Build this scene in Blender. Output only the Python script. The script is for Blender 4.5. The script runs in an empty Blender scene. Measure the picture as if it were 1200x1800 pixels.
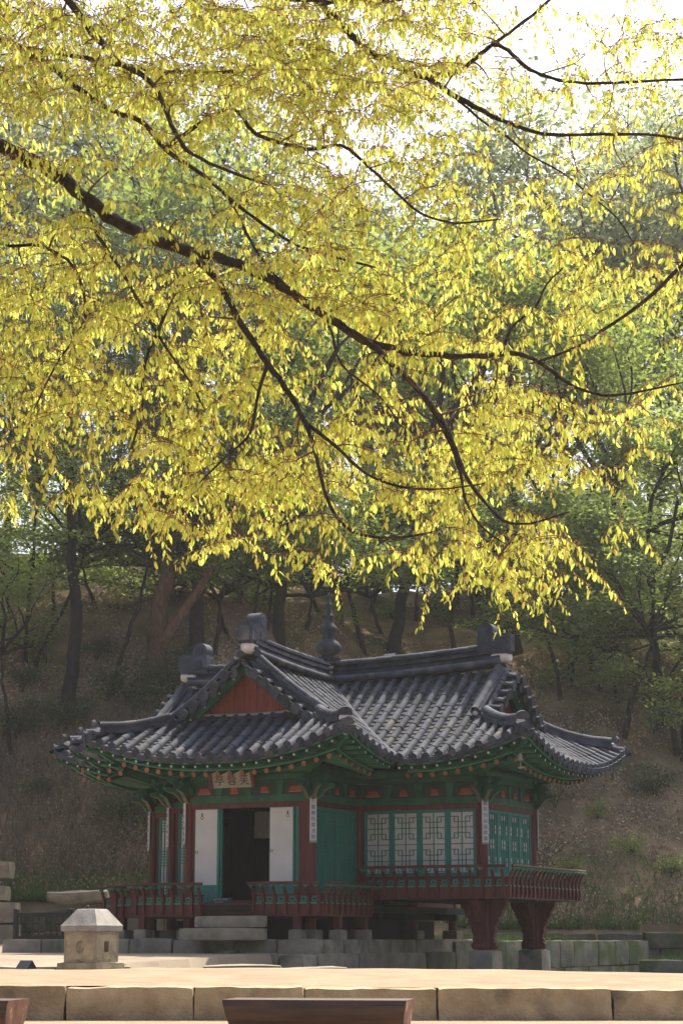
import bpy, math, random
import numpy as np
from mathutils import Vector, Matrix

random.seed(7)
rng = np.random.default_rng(7)
R = math.radians
scene = bpy.context.scene
col = scene.collection

# ---------------------------------------------------------------- camera
cam_data = bpy.data.cameras.new('camera')
cam = bpy.data.objects.new('camera', cam_data)
col.objects.link(cam)
cam_data.sensor_fit = 'VERTICAL'
cam_data.sensor_height = 36.0
cam_data.sensor_width = 24.0
cam_data.lens = 70.0
cam_data.clip_start = 0.1
cam_data.clip_end = 3000.0
cam.location = (0, 0, 0)
TILT = math.atan(748.0 / 3500.0)
cam.rotation_euler = (math.pi / 2 + TILT, 0, 0)
scene.camera = cam

# ---------------------------------------------------------------- sky and sun
SUN_AZ, SUN_EL = R(24), R(59)          # azimuth to the right of the view direction
world = bpy.data.worlds.new('World')
scene.world = world
world.use_nodes = True
wn = world.node_tree
wn.nodes.clear()
sky = wn.nodes.new('ShaderNodeTexSky')
sky.sky_type = 'NISHITA'
sky.sun_disc = False
sky.sun_elevation = SUN_EL
sky.sun_rotation = SUN_AZ
sky.air_density = 0.7
sky.dust_density = 6.0
sky.ozone_density = 1.0
bgn = wn.nodes.new('ShaderNodeBackground')
bgn.inputs['Strength'].default_value = 0.15
wo = wn.nodes.new('ShaderNodeOutputWorld')
wn.links.new(sky.outputs[0], bgn.inputs['Color'])
wn.links.new(bgn.outputs[0], wo.inputs['Surface'])

sun_data = bpy.data.lights.new('sun', 'SUN')
sun_data.energy = 4.0
sun_data.angle = R(0.53)
sun_data.color = (1.0, 0.93, 0.80)
sun = bpy.data.objects.new('sun', sun_data)
col.objects.link(sun)
sdir = Vector((math.sin(SUN_AZ) * math.cos(SUN_EL), math.cos(SUN_AZ) * math.cos(SUN_EL), math.sin(SUN_EL)))
sun.rotation_euler = (-sdir).to_track_quat('-Z', 'Y').to_euler()
sun.location = sdir * 100

vs = scene.view_settings
vs.view_transform = 'Standard'
vs.look = 'None'
vs.gamma = 1.0
vs.exposure = 1.0
vs.use_curve_mapping = False
scene.cycles.max_bounces = 5
scene.cycles.diffuse_bounces = 2
scene.cycles.glossy_bounces = 2
scene.cycles.transmission_bounces = 3
scene.cycles.transparent_max_bounces = 8
scene.cycles.volume_bounces = 0
scene.cycles.use_denoising = True

# ---------------------------------------------------------------- helpers
FPX = 3500.0
CT, ST = math.cos(TILT), math.sin(TILT)
def ray(x, y):
    a, b = x - 600.0, 900.0 - y
    return np.array([a, FPX * CT - b * ST, FPX * ST + b * CT])
def at(x, y, Y):
    """world point seen in direction (x, y) of the 1200x1800 picture, Y metres away"""
    r = ray(x, y)
    r = r * (Y / r[1])
    return Vector(r)

def lerp(a, b, t): return a + (b - a) * t
def sstep(a, b, x):
    t = min(1.0, max(0.0, (x - a) / (b - a)))
    return t * t * (3 - 2 * t)

class MB:
    def __init__(self):
        self.v = []; self.f = []
    def add(self, verts, faces, M=None):
        n = len(self.v)
        if M is not None:
            verts = [tuple(M @ Vector(p)) for p in verts]
        self.v.extend([tuple(p) for p in verts])
        self.f.extend([tuple(i + n for i in fc) for fc in faces])
        return self
    def box(self, x0, x1, y0, y1, z0, z1, M=None, b=0.0):
        if b <= 0:
            vv = [(x0,y0,z0),(x1,y0,z0),(x1,y1,z0),(x0,y1,z0),(x0,y0,z1),(x1,y0,z1),(x1,y1,z1),(x0,y1,z1)]
            ff = [(0,3,2,1),(4,5,6,7),(0,1,5,4),(1,2,6,5),(2,3,7,6),(3,0,4,7)]
            return self.add(vv, ff, M)
        # box with chamfered vertical and top edges
        def ring(z, i):
            a0,a1,c0,c1 = x0+i,x1-i,y0+i,y1-i
            return [(a0+b,c0,z),(a1-b,c0,z),(a1,c0+b,z),(a1,c1-b,z),(a1-b,c1,z),(a0+b,c1,z),(a0,c1-b,z),(a0,c0+b,z)]
        vv = ring(z0, b*0.6) + ring(z0+b*0.6, 0) + ring(z1-b, 0) + ring(z1, b)
        ff = [tuple(range(7,-1,-1)), tuple(range(24,32))]
        for k in range(3):
            for i in range(8):
                j = (i+1) % 8
                ff.append((k*8+i, k*8+j, k*8+8+j, k*8+8+i))
        return self.add(vv, ff, M)
    def tube(self, pts, rads, n=8, cap=True, M=None):
        pts = [Vector(p) for p in pts]
        if not hasattr(rads, '__len__'): rads = [rads]*len(pts)
        vv = []; ff = []
        ref = Vector((0.13, 0.31, 0.94)).normalized()
        for i, p in enumerate(pts):
            t = (pts[min(i+1,len(pts)-1)] - pts[max(i-1,0)])
            if t.length < 1e-9: t = Vector((0,0,1))
            t.normalize()
            r = ref if abs(t.dot(ref)) < 0.95 else Vector((1,0,0))
            a = t.cross(r).normalized(); bb = t.cross(a)
            for k in range(n):
                an = 2*math.pi*k/n
                vv.append(p + (a*math.cos(an) + bb*math.sin(an))*rads[i])
        for i in range(len(pts)-1):
            for k in range(n):
                k2 = (k+1) % n
                ff.append((i*n+k, i*n+k2, (i+1)*n+k2, (i+1)*n+k))
        if cap:
            ff.append(tuple(range(n-1,-1,-1)))
            ff.append(tuple((len(pts)-1)*n+k for k in range(n)))
        return self.add(vv, ff, M)
    def lathe(self, prof, n=16, c=(0,0,0), M=None):
        vv = []; ff = []
        for r, z in prof:
            for k in range(n):
                an = 2*math.pi*k/n
                vv.append((c[0]+r*math.cos(an), c[1]+r*math.sin(an), c[2]+z))
        for i in range(len(prof)-1):
            for k in range(n):
                k2 = (k+1) % n
                ff.append((i*n+k, i*n+k2, (i+1)*n+k2, (i+1)*n+k))
        ff.append(tuple(range(n-1,-1,-1)))
        ff.append(tuple((len(prof)-1)*n+k for k in range(n)))
        return self.add(vv, ff, M)
    def prism(self, poly, y0, y1, M=None):
        """polygon (x, z), extruded along y"""
        n = len(poly)
        ar = sum(poly[i][0]*poly[(i+1)%n][1]-poly[(i+1)%n][0]*poly[i][1] for i in range(n))
        if ar < 0: poly = poly[::-1]
        vv = [(p[0], y0, p[1]) for p in poly] + [(p[0], y1, p[1]) for p in poly]
        ff = [tuple(range(n)), tuple(range(2*n-1, n-1, -1))]
        for i in range(n):
            j = (i+1) % n
            ff.append((i, i+n, j+n, j))
        return self.add(vv, ff, M)
    def sweep(self, prof, path, closed=True, cap=True):
        """profile (side, up) swept along a path, kept upright"""
        n = len(prof); vv = []; ff = []
        path = [Vector(p) for p in path]
        for i, p in enumerate(path):
            t = path[min(i+1,len(path)-1)] - path[max(i-1,0)]
            t.normalize()
            s = t.cross(Vector((0,0,1))).normalized()
            u = s.cross(t).normalized()
            for a, b in prof: vv.append(p + s*a + u*b)
        m = n if closed else n-1
        for i in range(len(path)-1):
            for k in range(m):
                k2 = (k+1) % n
                ff.append((i*n+k, (i+1)*n+k, (i+1)*n+k2, i*n+k2))
        if cap and closed:
            ff.append(tuple(range(n)))
            ff.append(tuple((len(path)-1)*n+k for k in range(n-1,-1,-1)))
        return self.add(vv, ff)
    def mesh(self, name, mat, smooth=None):
        me = bpy.data.meshes.new(name)
        me.from_pydata(self.v, [], self.f)
        if mat: me.materials.append(mat)
        if smooth is not None:
            me.polygons.foreach_set('use_smooth', [True]*len(me.polygons))
            me.set_sharp_from_angle(angle=R(smooth))
        me.update()
        return me
    def build(self, name, mat, parent=None, smooth=None):
        return link(name, self.mesh(name, mat, smooth), parent)

def link(name, data, parent=None, M=None):
    o = bpy.data.objects.new(name, data)
    col.objects.link(o)
    if parent: o.parent = parent
    if M is not None: o.matrix_basis = M
    return o
def empty(name, loc=(0,0,0), rz=0.0):
    o = bpy.data.objects.new(name, None)
    o.empty_display_size = 0.2
    col.objects.link(o)
    o.location = loc; o.rotation_euler = (0,0,rz)
    return o
def tag(o, label=None, cat=None, group=None, kind=None):
    if label: o['label'] = label
    if cat: o['category'] = cat
    if group: o['group'] = group
    if kind: o['kind'] = kind
    return o
def np_quads(name, V, mat, attr=None, smooth=False, idx=None):
    """V: (n,4,3) array -> mesh of n quads; or (nv,3) with idx (nf,4)"""
    me = bpy.data.meshes.new(name)
    if idx is None:
        nf = V.shape[0]; vv = V.reshape(-1,3); ii = np.arange(nf*4)
    else:
        nf = idx.shape[0]; vv = V; ii = idx.reshape(-1)
    me.vertices.add(len(vv)); me.vertices.foreach_set('co', vv.astype(np.float32).ravel())
    me.loops.add(nf*4); me.loops.foreach_set('vertex_index', ii.astype(np.int32))
    me.polygons.add(nf)
    me.polygons.foreach_set('loop_start', (np.arange(nf)*4).astype(np.int32))
    me.polygons.foreach_set('loop_total', np.full(nf,4,dtype=np.int32))
    if smooth: me.polygons.foreach_set('use_smooth', np.ones(nf,dtype=bool))
    if attr is not None:
        a = me.attributes.new('rnd', 'FLOAT', 'POINT')
        a.data.foreach_set('value', attr.astype(np.float32))
    me.materials.append(mat)
    me.update(calc_edges=True)
    return me

# ---------------------------------------------------------------- materials
def mat(name, c1, c2=None, scale=4.0, rough=0.85, bump=0.0, bscale=40.0, spec=0.3, rnd=0.0,
        spots=None, sscale=3.0, sth=(0.55,0.7), stretch=None, detail=6.0, ramp=(0.35,0.65)):
    m = bpy.data.materials.new(name)
    m.use_nodes = True
    nt = m.node_tree; N = nt.nodes; L = nt.links
    b = N['Principled BSDF']
    b.inputs['Roughness'].default_value = rough
    b.inputs['Specular IOR Level'].default_value = spec
    tc = N.new('ShaderNodeTexCoord')
    vec = tc.outputs['Object']
    oi = N.new('ShaderNodeObjectInfo')
    add = N.new('ShaderNodeVectorMath'); add.operation = 'MULTIPLY_ADD'
    comb = N.new('ShaderNodeCombineXYZ')
    for k in range(3): L.new(oi.outputs['Random'], comb.inputs[k])
    L.new(comb.outputs[0], add.inputs[0]); add.inputs[1].default_value = (37.1, 19.7, 11.3)
    L.new(vec, add.inputs[2])
    vec = add.outputs[0]
    if stretch:
        mp = N.new('ShaderNodeMapping'); mp.inputs['Scale'].default_value = stretch
        L.new(vec, mp.inputs['Vector']); vec2 = mp.outputs[0]
    else: vec2 = vec
    cur = None
    if c2 is None: c2 = tuple(c*0.75 for c in c1)
    ns = N.new('ShaderNodeTexNoise'); ns.inputs['Scale'].default_value = scale; ns.inputs['Detail'].default_value = detail
    L.new(vec2, ns.inputs['Vector'])
    cr = N.new('ShaderNodeValToRGB')
    cr.color_ramp.elements[0].position = ramp[0]; cr.color_ramp.elements[1].position = ramp[1]
    cr.color_ramp.elements[0].color = (*c2, 1); cr.color_ramp.elements[1].color = (*c1, 1)
    L.new(ns.outputs['Fac'], cr.inputs['Fac'])
    cur = cr.outputs['Color']
    if spots:
        n2 = N.new('ShaderNodeTexNoise'); n2.inputs['Scale'].default_value = sscale; n2.inputs['Detail'].default_value = 8.0
        L.new(vec, n2.inputs['Vector'])
        mr = N.new('ShaderNodeMapRange'); mr.inputs['From Min'].default_value = sth[0]; mr.inputs['From Max'].default_value = sth[1]
        L.new(n2.outputs['Fac'], mr.inputs['Value'])
        mx = N.new('ShaderNodeMix'); mx.data_type = 'RGBA'
        L.new(mr.outputs[0], mx.inputs['Factor']); L.new(cur, mx.inputs[6]); mx.inputs[7].default_value = (*spots, 1)
        cur = mx.outputs[2]
    if rnd > 0:
        hv = N.new('ShaderNodeHueSaturation')
        mr2 = N.new('ShaderNodeMapRange'); mr2.inputs['To Min'].default_value = 1-rnd; mr2.inputs['To Max'].default_value = 1+rnd
        L.new(oi.outputs['Random'], mr2.inputs['Value']); L.new(mr2.outputs[0], hv.inputs['Value'])
        L.new(cur, hv.inputs['Color']); cur = hv.outputs[0]
    L.new(cur, b.inputs['Base Color'])
    if bump > 0:
        n3 = N.new('ShaderNodeTexNoise'); n3.inputs['Scale'].default_value = bscale; n3.inputs['Detail'].default_value = 8.0
        L.new(vec2, n3.inputs['Vector'])
        bp = N.new('ShaderNodeBump'); bp.inputs['Strength'].default_value = bump; bp.inputs['Distance'].default_value = 0.03
        L.new(n3.outputs['Fac'], bp.inputs['Height']); L.new(bp.outputs[0], b.inputs['Normal'])
    return m

def leaf_mat(name, ca, cb, trans=0.5, tca=None, tcb=None, rough=0.6):
    """leaf: colour varies by the 'rnd' attribute; part of the light passes through"""
    m = bpy.data.materials.new(name); m.use_nodes = True
    nt = m.node_tree; N = nt.nodes; L = nt.links; N.clear()
    out = N.new('ShaderNodeOutputMaterial')
    at_ = N.new('ShaderNodeAttribute'); at_.attribute_name = 'rnd'
    def ramp(a, b):
        cr = N.new('ShaderNodeValToRGB')
        cr.color_ramp.elements[0].color = (*a, 1); cr.color_ramp.elements[1].color = (*b, 1)
        L.new(at_.outputs['Fac'], cr.inputs['Fac']); return cr.outputs[0]
    d = N.new('ShaderNodeBsdfPrincipled'); d.inputs['Roughness'].default_value = rough; d.inputs['Specular IOR Level'].default_value = 0.25
    t = N.new('ShaderNodeBsdfTranslucent')
    L.new(ramp(ca, cb), d.inputs['Base Color']); L.new(ramp(tca or ca, tcb or cb), t.inputs['Color'])
    mx = N.new('ShaderNodeMixShader'); mx.inputs[0].default_value = trans
    L.new(d.outputs[0], mx.inputs[1]); L.new(t.outputs[0], mx.inputs[2]); L.new(mx.outputs[0], out.inputs['Surface'])
    return m

MT = dict(
    tile   = mat('roof_tile_clay', (0.066,0.075,0.094), (0.034,0.038,0.05), 5, 0.78, 0.35, 30, 0.15, 0.30, spots=(0.14,0.125,0.105), sscale=2.2, sth=(0.57,0.75)),
    pan    = mat('pan_tile_clay', (0.058,0.064,0.078), (0.026,0.029,0.036), 7, 0.8, 0.3, 30, 0.15, 0.15, spots=(0.13,0.115,0.095), sscale=3.0, sth=(0.55,0.75)),
    plaster= mat('lime_plaster', (0.74,0.70,0.64), (0.52,0.49,0.44), 6, 0.95, 0.3, 20),
    red    = mat('red_lacquer', (0.135,0.036,0.027), (0.085,0.023,0.018), 3, 0.6, 0.1, 60, 0.3, 0.08, stretch=(6,6,0.6)),
    gable  = mat('gable_board_red', (0.24,0.055,0.032), (0.15,0.032,0.022), 3, 0.7, 0.15, 50, 0.3, 0.12, stretch=(8,8,0.6)),
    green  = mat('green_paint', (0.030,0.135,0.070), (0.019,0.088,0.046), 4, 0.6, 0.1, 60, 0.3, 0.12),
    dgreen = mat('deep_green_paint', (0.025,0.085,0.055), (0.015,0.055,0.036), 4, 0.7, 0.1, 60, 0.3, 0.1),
    lgreen = mat('pale_green_paint', (0.07,0.30,0.17), (0.05,0.22,0.12), 4, 0.6, 0.05, 60),
    teal   = mat('teal_paint', (0.045,0.215,0.165), (0.03,0.155,0.12), 4, 0.6, 0.1, 60, 0.3, 0.06, stretch=(5,5,0.7)),
    orange = mat('orange_paint', (0.33,0.135,0.075), (0.22,0.085,0.05), 8, 0.7),
    panel  = mat('red_orange_panel', (0.36,0.10,0.05), (0.25,0.07,0.04), 8, 0.7),
    tan    = mat('tan_edge_paint', (0.19,0.165,0.11), (0.13,0.11,0.075), 6, 0.8),
    cream  = mat('cream_paint', (0.34,0.315,0.26), (0.26,0.24,0.195), 6, 0.8),
    white  = mat('white_paint', (0.62,0.60,0.56), (0.52,0.50,0.46), 5, 0.8),
    paper  = mat('window_paper', (0.62,0.595,0.55), (0.53,0.505,0.46), 2.0, 0.95, 0.05, 20),
    ink    = mat('black_ink', (0.012,0.012,0.013), None, 5, 0.6),
    blue   = mat('blue_ink', (0.05,0.07,0.30), (0.04,0.05,0.2), 8, 0.7),
    iron   = mat('black_iron', (0.02,0.02,0.02), None, 9, 0.55, 0.1, 40, 0.4),
    granite= mat('pale_granite', (0.31,0.27,0.20), (0.20,0.172,0.128), 3, 0.9, 0.45, 25, 0.25, 0.12, spots=(0.10,0.10,0.075), sscale=1.6, sth=(0.56,0.72)),
    mossy  = mat('mossy_granite', (0.16,0.15,0.115), (0.085,0.083,0.062), 2.5, 0.95, 0.5, 18, 0.2, 0.2, spots=(0.06,0.085,0.025), sscale=1.4, sth=(0.48,0.62)),
    ochre  = mat('ochre_granite', (0.44,0.345,0.21), (0.27,0.21,0.125), 3.4, 0.92, 0.8, 30, 0.25, 0.10, spots=(0.13,0.11,0.07), sscale=2.3, sth=(0.56,0.74)),
    chimney= mat('chimney_granite', (0.46,0.37,0.24), (0.29,0.235,0.155), 4, 0.92, 0.7, 30, 0.25, 0.06, spots=(0.15,0.125,0.085), sscale=3.0, sth=(0.54,0.72)),
    capst  = mat('grey_capstone', (0.36,0.335,0.295), (0.26,0.24,0.21), 5, 0.92, 0.4, 40, 0.25),
    wood   = mat('dark_oiled_wood', (0.085,0.045,0.03), (0.035,0.02,0.015), 3, 0.38, 0.25, 30, 0.5, 0.0, stretch=(0.6,9,9)),
    rawend = mat('cut_log_end', (0.23,0.13,0.09), (0.13,0.07,0.05), 9, 0.7, 0.3, 30, spots=(0.42,0.28,0.19), sscale=9, sth=(0.6,0.7)),
    fence  = mat('black_stained_wood', (0.028,0.024,0.022), (0.016,0.014,0.013), 4, 0.7, 0.1, 40),
    slate  = mat('dark_sign_plate', (0.03,0.034,0.042), None, 6, 0.5),
    yellow = mat('sign_yellow', (0.6,0.33,0.06), None, 8, 0.6),
    dark   = mat('interior_shade_wood', (0.028,0.022,0.018), (0.015,0.012,0.010), 3, 0.8, stretch=(1,1,0.3)),  # near-black: the shade of the unlit rooms is put into this colour
    bark   = mat('brown_bark', (0.085,0.062,0.047), (0.035,0.027,0.022), 6, 0.95, 0.8, 22, 0.15, 0.2, stretch=(3,3,0.6)),
    pbark  = mat('reddish_pine_bark', (0.19,0.105,0.068), (0.075,0.045,0.032), 5, 0.95, 0.8, 20, 0.15, 0.15, stretch=(3,3,0.7)),
    dbark  = mat('dark_tree_bark', (0.036,0.028,0.024), (0.016,0.013,0.012), 6, 0.95, 0.8, 22, 0.15, 0.2, stretch=(3,3,0.6)),
    twig   = mat('reddish_twig_bark', (0.16,0.085,0.05), (0.09,0.05,0.035), 8, 0.9),
    zbark  = mat('grey_branch_bark', (0.075,0.058,0.045), (0.035,0.028,0.023), 14, 0.95, 0.6, 60, 0.15),
)
MT['young'] = leaf_mat('young_yellow_leaf', (0.36,0.37,0.11), (0.50,0.43,0.15), 0.68, (0.54,0.68,0.11), (0.90,0.81,0.18))
MT['bud']   = leaf_mat('rusty_bud_scale', (0.30,0.17,0.06), (0.42,0.26,0.09), 0.4)
MT['broad'] = leaf_mat('spring_green_leaf', (0.075,0.115,0.035), (0.13,0.17,0.055), 0.55, (0.22,0.32,0.06), (0.40,0.47,0.10))
MT['maple'] = leaf_mat('fresh_maple_leaf', (0.085,0.135,0.045), (0.15,0.19,0.07), 0.58, (0.25,0.37,0.08), (0.44,0.50,0.13))
MT['pine']  = leaf_mat('pine_needle', (0.03,0.055,0.028), (0.055,0.085,0.04), 0.3, (0.07,0.12,0.045), (0.11,0.16,0.06))
MT['pale']  = leaf_mat('hazy_budding_leaf', (0.17,0.21,0.12), (0.24,0.27,0.16), 0.55, (0.30,0.37,0.18), (0.42,0.47,0.26))  # budding leaves, lightened in colour for the haze over the far trees
MT['shrub'] = leaf_mat('dark_shrub_leaf', (0.03,0.05,0.018), (0.06,0.085,0.028), 0.35)
MT['grass'] = leaf_mat('green_grass_blade', (0.05,0.10,0.025), (0.10,0.16,0.04), 0.4)
MT['litter']= leaf_mat('dry_fallen_leaf', (0.20,0.135,0.085), (0.62,0.48,0.33), 0.25)
MT['weed']  = leaf_mat('dry_weed_stalk', (0.10,0.075,0.05), (0.22,0.17,0.12), 0.3)

def sand_mat():
    m = mat('packed_sand', (0.325,0.238,0.158), (0.25,0.18,0.117), 2.5, 0.95, 0.6, 45, 0.15, 0, spots=(0.25,0.18,0.115), sscale=6, sth=(0.6,0.78))
    return m
MT['sand'] = sand_mat()
MT['earth'] = mat('leaf_strewn_earth', (0.27,0.19,0.115), (0.14,0.10,0.06), 1.1, 1.0, 0.9, 9, 0.1, 0, spots=(0.05,0.06,0.022), sscale=0.35, sth=(0.55,0.68))
MT['yard'] = mat('yard_sand', (0.31,0.25,0.18), (0.235,0.19,0.14), 0.8, 0.95, 0.3, 40, 0.15)
MT['bed'] = mat('pond_mud', (0.05,0.05,0.035), None, 1.0, 1.0)
from mathutils import noise as mnoise
# ---------------------------------------------------------------- terrain
AZ = R(26)
XC, YC = -0.257, 39.3                      # crossing of the pavilion's ridges
CA, SA = math.cos(AZ), math.sin(AZ)
def uv_to_xy(u, v): return XC + u*CA + v*SA, YC - u*SA + v*CA
def xy_to_uv(X, Y): return (X-XC)*CA - (Y-YC)*SA, (X-XC)*SA + (Y-YC)*CA

def npstep(a, b, x):
    t = np.clip((x-a)/(b-a), 0, 1); return t*t*(3-2*t)
def height(X, Y):
    X = np.asarray(X, float); Y = np.asarray(Y, float)
    u, v = xy_to_uv(X, Y)
    yard = np.where(Y < 27.2, -0.8, -0.44 + 0.17*npstep(27.2, 35.5, Y))
    yard = yard + 0.15*npstep(40, 46, Y)
    pond = (u > 1.42) & (Y > 27.0) & (Y < 52.45)
    h = np.where(pond, -2.0, yard)
    # slope behind
    k = npstep(-4.5, 3.5, X)
    yb = 46.6 + 5.6*k; zb = 0.75 - 0.62*k
    t = Y - yb
    hill = zb + 0.84*np.clip(t, 0, 10.5) + 0.06*np.clip(t-10.5, 0, 2.2) + 0.34*np.clip(t-12.7, 0, 12.0) + 0.0*np.clip(t-40.7, 0, 60) - 0.06*np.clip(t-45, 0, 300)
    bumps = 0.30*np.sin(X*0.9+1.3*np.sin(Y*0.5)) * np.sin(Y*0.8+X*0.23) + 0.12*np.sin(X*2.3+Y*1.1)
    hill = hill + bumps*npstep(0.5, 5, t)
    far = (X-20)*0
    return np.where((t > 0) & ~(pond & (t < 0.5)), hill, h)
def hz(x, y): return float(height(x, y))
def hill_hit(px, py):
    """where the line of sight through a picture point meets the slope"""
    r = ray(px, py); r = r / r[1]
    for Y in np.arange(46.5, 110, 0.1):
        p = r*Y
        if hz(p[0], Y) >= p[2]: return Vector((p[0], Y, hz(p[0], Y)))
    return Vector((r[0]*90, 90, hz(r[0]*90, 90)))

def axis(dense0, dense1, step, lo, hi):
    a = list(np.arange(dense0, dense1, step)); s = step
    x = dense1
    while x < hi: a.append(x); s *= 1.35; x += s
    a.append(hi); x = dense0 - step; s = step; pre = []
    while x > lo: pre.append(x); s *= 1.35; x -= s
    pre.append(lo)
    return np.array(pre[::-1] + a)
gx = axis(-16, 18, 0.4, -700, 700); gy = axis(18, 100, 0.4, -60, 1500)
GX, GY = np.meshgrid(gx, gy)
GZ = height(GX, GY)
nx, ny = len(gx), len(gy)
V = np.stack([GX, GY, GZ], -1).reshape(-1, 3)
ii = np.arange(nx*ny).reshape(ny, nx)
F = np.stack([ii[:-1,:-1], ii[:-1,1:], ii[1:,1:], ii[1:,:-1]], -1).reshape(-1, 4)
me = np_quads('ground', V, MT['yard'], idx=F, smooth=True)
for k in ('earth', 'bed', 'sand'): me.materials.append(MT[k])
fc = V[F].mean(1)
u_, v_ = xy_to_uv(fc[:,0], fc[:,1])
kk = npstep(-4.5, 3.5, fc[:,0])
mi = np.where(fc[:,1] < 26.5, 3, np.where((fc[:,1] > 45.8 + 5.2*kk) | ((v_ > 3.6) & (u_ < 1.9) & (fc[:,0] > -5)), 1, np.where((u_ > 1.7) & (fc[:,1] > 26.9), 2, 0)))
me.polygons.foreach_set('material_index', mi.astype(np.int32))
ground = tag(link('ground', me), kind='structure')

# water of the pond
mw = bpy.data.materials.new('pond_water'); mw.use_nodes = True
bw = mw.node_tree.nodes['Principled BSDF']
bw.inputs['Base Color'].default_value = (0.02,0.035,0.025,1); bw.inputs['Roughness'].default_value = 0.06
nw = mw.node_tree.nodes.new('ShaderNodeTexNoise'); nw.inputs['Scale'].default_value = 3.0
bpw = mw.node_tree.nodes.new('ShaderNodeBump'); bpw.inputs['Strength'].default_value = 0.08
mw.node_tree.links.new(nw.outputs['Fac'], bpw.inputs['Height']); mw.node_tree.links.new(bpw.outputs[0], bw.inputs['Normal'])
mb = MB()
pA = [uv_to_xy(1.95, v) for v in (-14.5, 14)]
mb.add([(pA[0][0],27.1,-1.25),(30,27.1,-1.25),(30,50.2,-1.25),(uv_to_xy(1.95,10.5)[0],50.2,-1.25),(uv_to_xy(1.95,0)[0],uv_to_xy(1.95,0)[1],-1.25)],[(0,1,2,3,4)])
tag(mb.build('pond_water', mw), kind='structure')

# sand terrace in front (its wall blocks are built below)
tx = np.linspace(-16, 16, 81); ty = np.array([20.42,20.7,21.2,22,23,24,25,26,26.6,26.9])
def terr_z(X, Y):
    s = np.clip((Y-20.4)/5.6, 0, 1)
    side = np.abs(X)
    base = -0.492 - 0.012*X*0.4
    hump = 0.112*np.sin(s*math.pi/2) - 0.010*np.clip(side-0.5,0,6)*s
    wob = 0.006*np.sin(X*1.7+Y*0.9) + 0.004*np.sin(X*4.1-Y*2.2)
    return base + hump + wob - 0.9*npstep(26.3, 26.9, Y)
TX, TY = np.meshgrid(tx, ty); TZ = terr_z(TX, TY)
V = np.stack([TX,TY,TZ],-1).reshape(-1,3); n1, n2 = len(tx), len(ty)
ii = np.arange(n1*n2).reshape(n2,n1)
F = np.stack([ii[:-1,:-1], ii[:-1,1:], ii[1:,1:], ii[1:,:-1]], -1).reshape(-1,4)
tag(link('sand_terrace', np_quads('sand_terrace', V, MT['sand'], idx=F, smooth=True)), kind='structure')

# ---------------------------------------------------------------- stones
def stone(mb, x0, x1, y0, y1, z0, z1, M=None, amp=0.015, n=(5,3,3), rd=0.03, seed=0, freq=2.2):
    n0, n1, n2 = n
    idx = {}; vv = []; ff = []
    cx, cy, cz = (x0+x1)/2, (y0+y1)/2, (z0+z1)/2
    hx, hy, hz_ = (x1-x0)/2, (y1-y0)/2, (z1-z0)/2
    def pt(i,j,k):
        key = (i,j,k)
        if key in idx: return idx[key]
        p = [2*i/n0-1, 2*j/n1-1, 2*k/n2-1]
        q = [p[0]*hx, p[1]*hy, p[2]*hz_]
        e = sum(1 for t in p if abs(abs(t)-1) < 1e-6)
        if e >= 2:
            for a, h in enumerate((hx,hy,hz_)):
                if abs(abs(p[a])-1) < 1e-6: q[a] -= math.copysign(min(rd, h*0.4)*(0.5 if e == 2 else 0.75), q[a])
        w = Vector((cx+q[0], cy+q[1], cz+q[2]))
        d = mnoise.noise_vector(w*freq + Vector((seed*7.3, seed*3.1, seed*1.7)))
        w = w + d*amp
        idx[key] = len(vv); vv.append(tuple(w)); return idx[key]
    def face(a,b,fix,val,na,nb,flip):
        for i in range(na):
            for j in range(nb):
                c = []
                for (s,t) in ((0,0),(1,0),(1,1),(0,1)):
                    q = [0,0,0]; q[a] = i+s; q[b] = j+t; q[fix] = val
                    c.append(pt(*q))
                ff.append(tuple(c[::-1] if flip else c))
    face(0,1,2,0,n0,n1,True); face(0,1,2,n2,n0,n1,False)
    face(0,2,1,0,n0,n2,False); face(0,2,1,n1,n0,n2,True)
    face(1,2,0,0,n1,n2,True); face(1,2,0,n0,n1,n2,False)
    return mb.add(vv, ff, M)

def stone_course(parent, x0, x1, y0, y1, z0, z1, m, M=None, lens=(0.5,1.1), amp=0.012, rd=0.02, seed=1, name='stone_block', gap=0.012, n=(4,2,3), cuts=None):
    rs = random.Random(seed); x = x0
    k = 0
    while x < x1-0.05:
        e = cuts[k] if cuts else min(x1, x + rs.uniform(*lens))
        if not cuts and x1-e < lens[0]*0.5: e = x1
        dz = rs.uniform(-0.02,0.02) if not cuts else 0
        b = MB(); stone(b, x+gap/2, e-gap/2, y0+rs.uniform(-.012,.012), y1, z0, z1+dz, M, amp, n, rd, seed*31+k)
        b.build(name, m, parent, smooth=50)
        x = e; k += 1

# front wall of the sand terrace: long ochre granite blocks
tw = empty('terrace_wall', (0,20.3,-0.8))
tag(tw, 'low wall of long ochre granite blocks edging the sand in the foreground', 'stone wall')
cuts = [-4.6,-2.73,-1.46,-0.37,0.95,2.68,4.2,5.9]
x = -6.1
for k, e in enumerate(cuts):
    b = MB(); zt = 0.315 - 0.012*(x+e)/2*0.4 + (0.004 if k % 2 else -0.004)
    stone(b, x+0.003, e-0.003, -0.02 + (0.012 if k % 3 == 0 else 0), 0.36, -0.3, zt, None, 0.016, (30,4,10), 0.016, 40+k, 5.0)
    b.build('stone_block', MT['ochre'], tw, smooth=50)
    x = e

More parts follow.
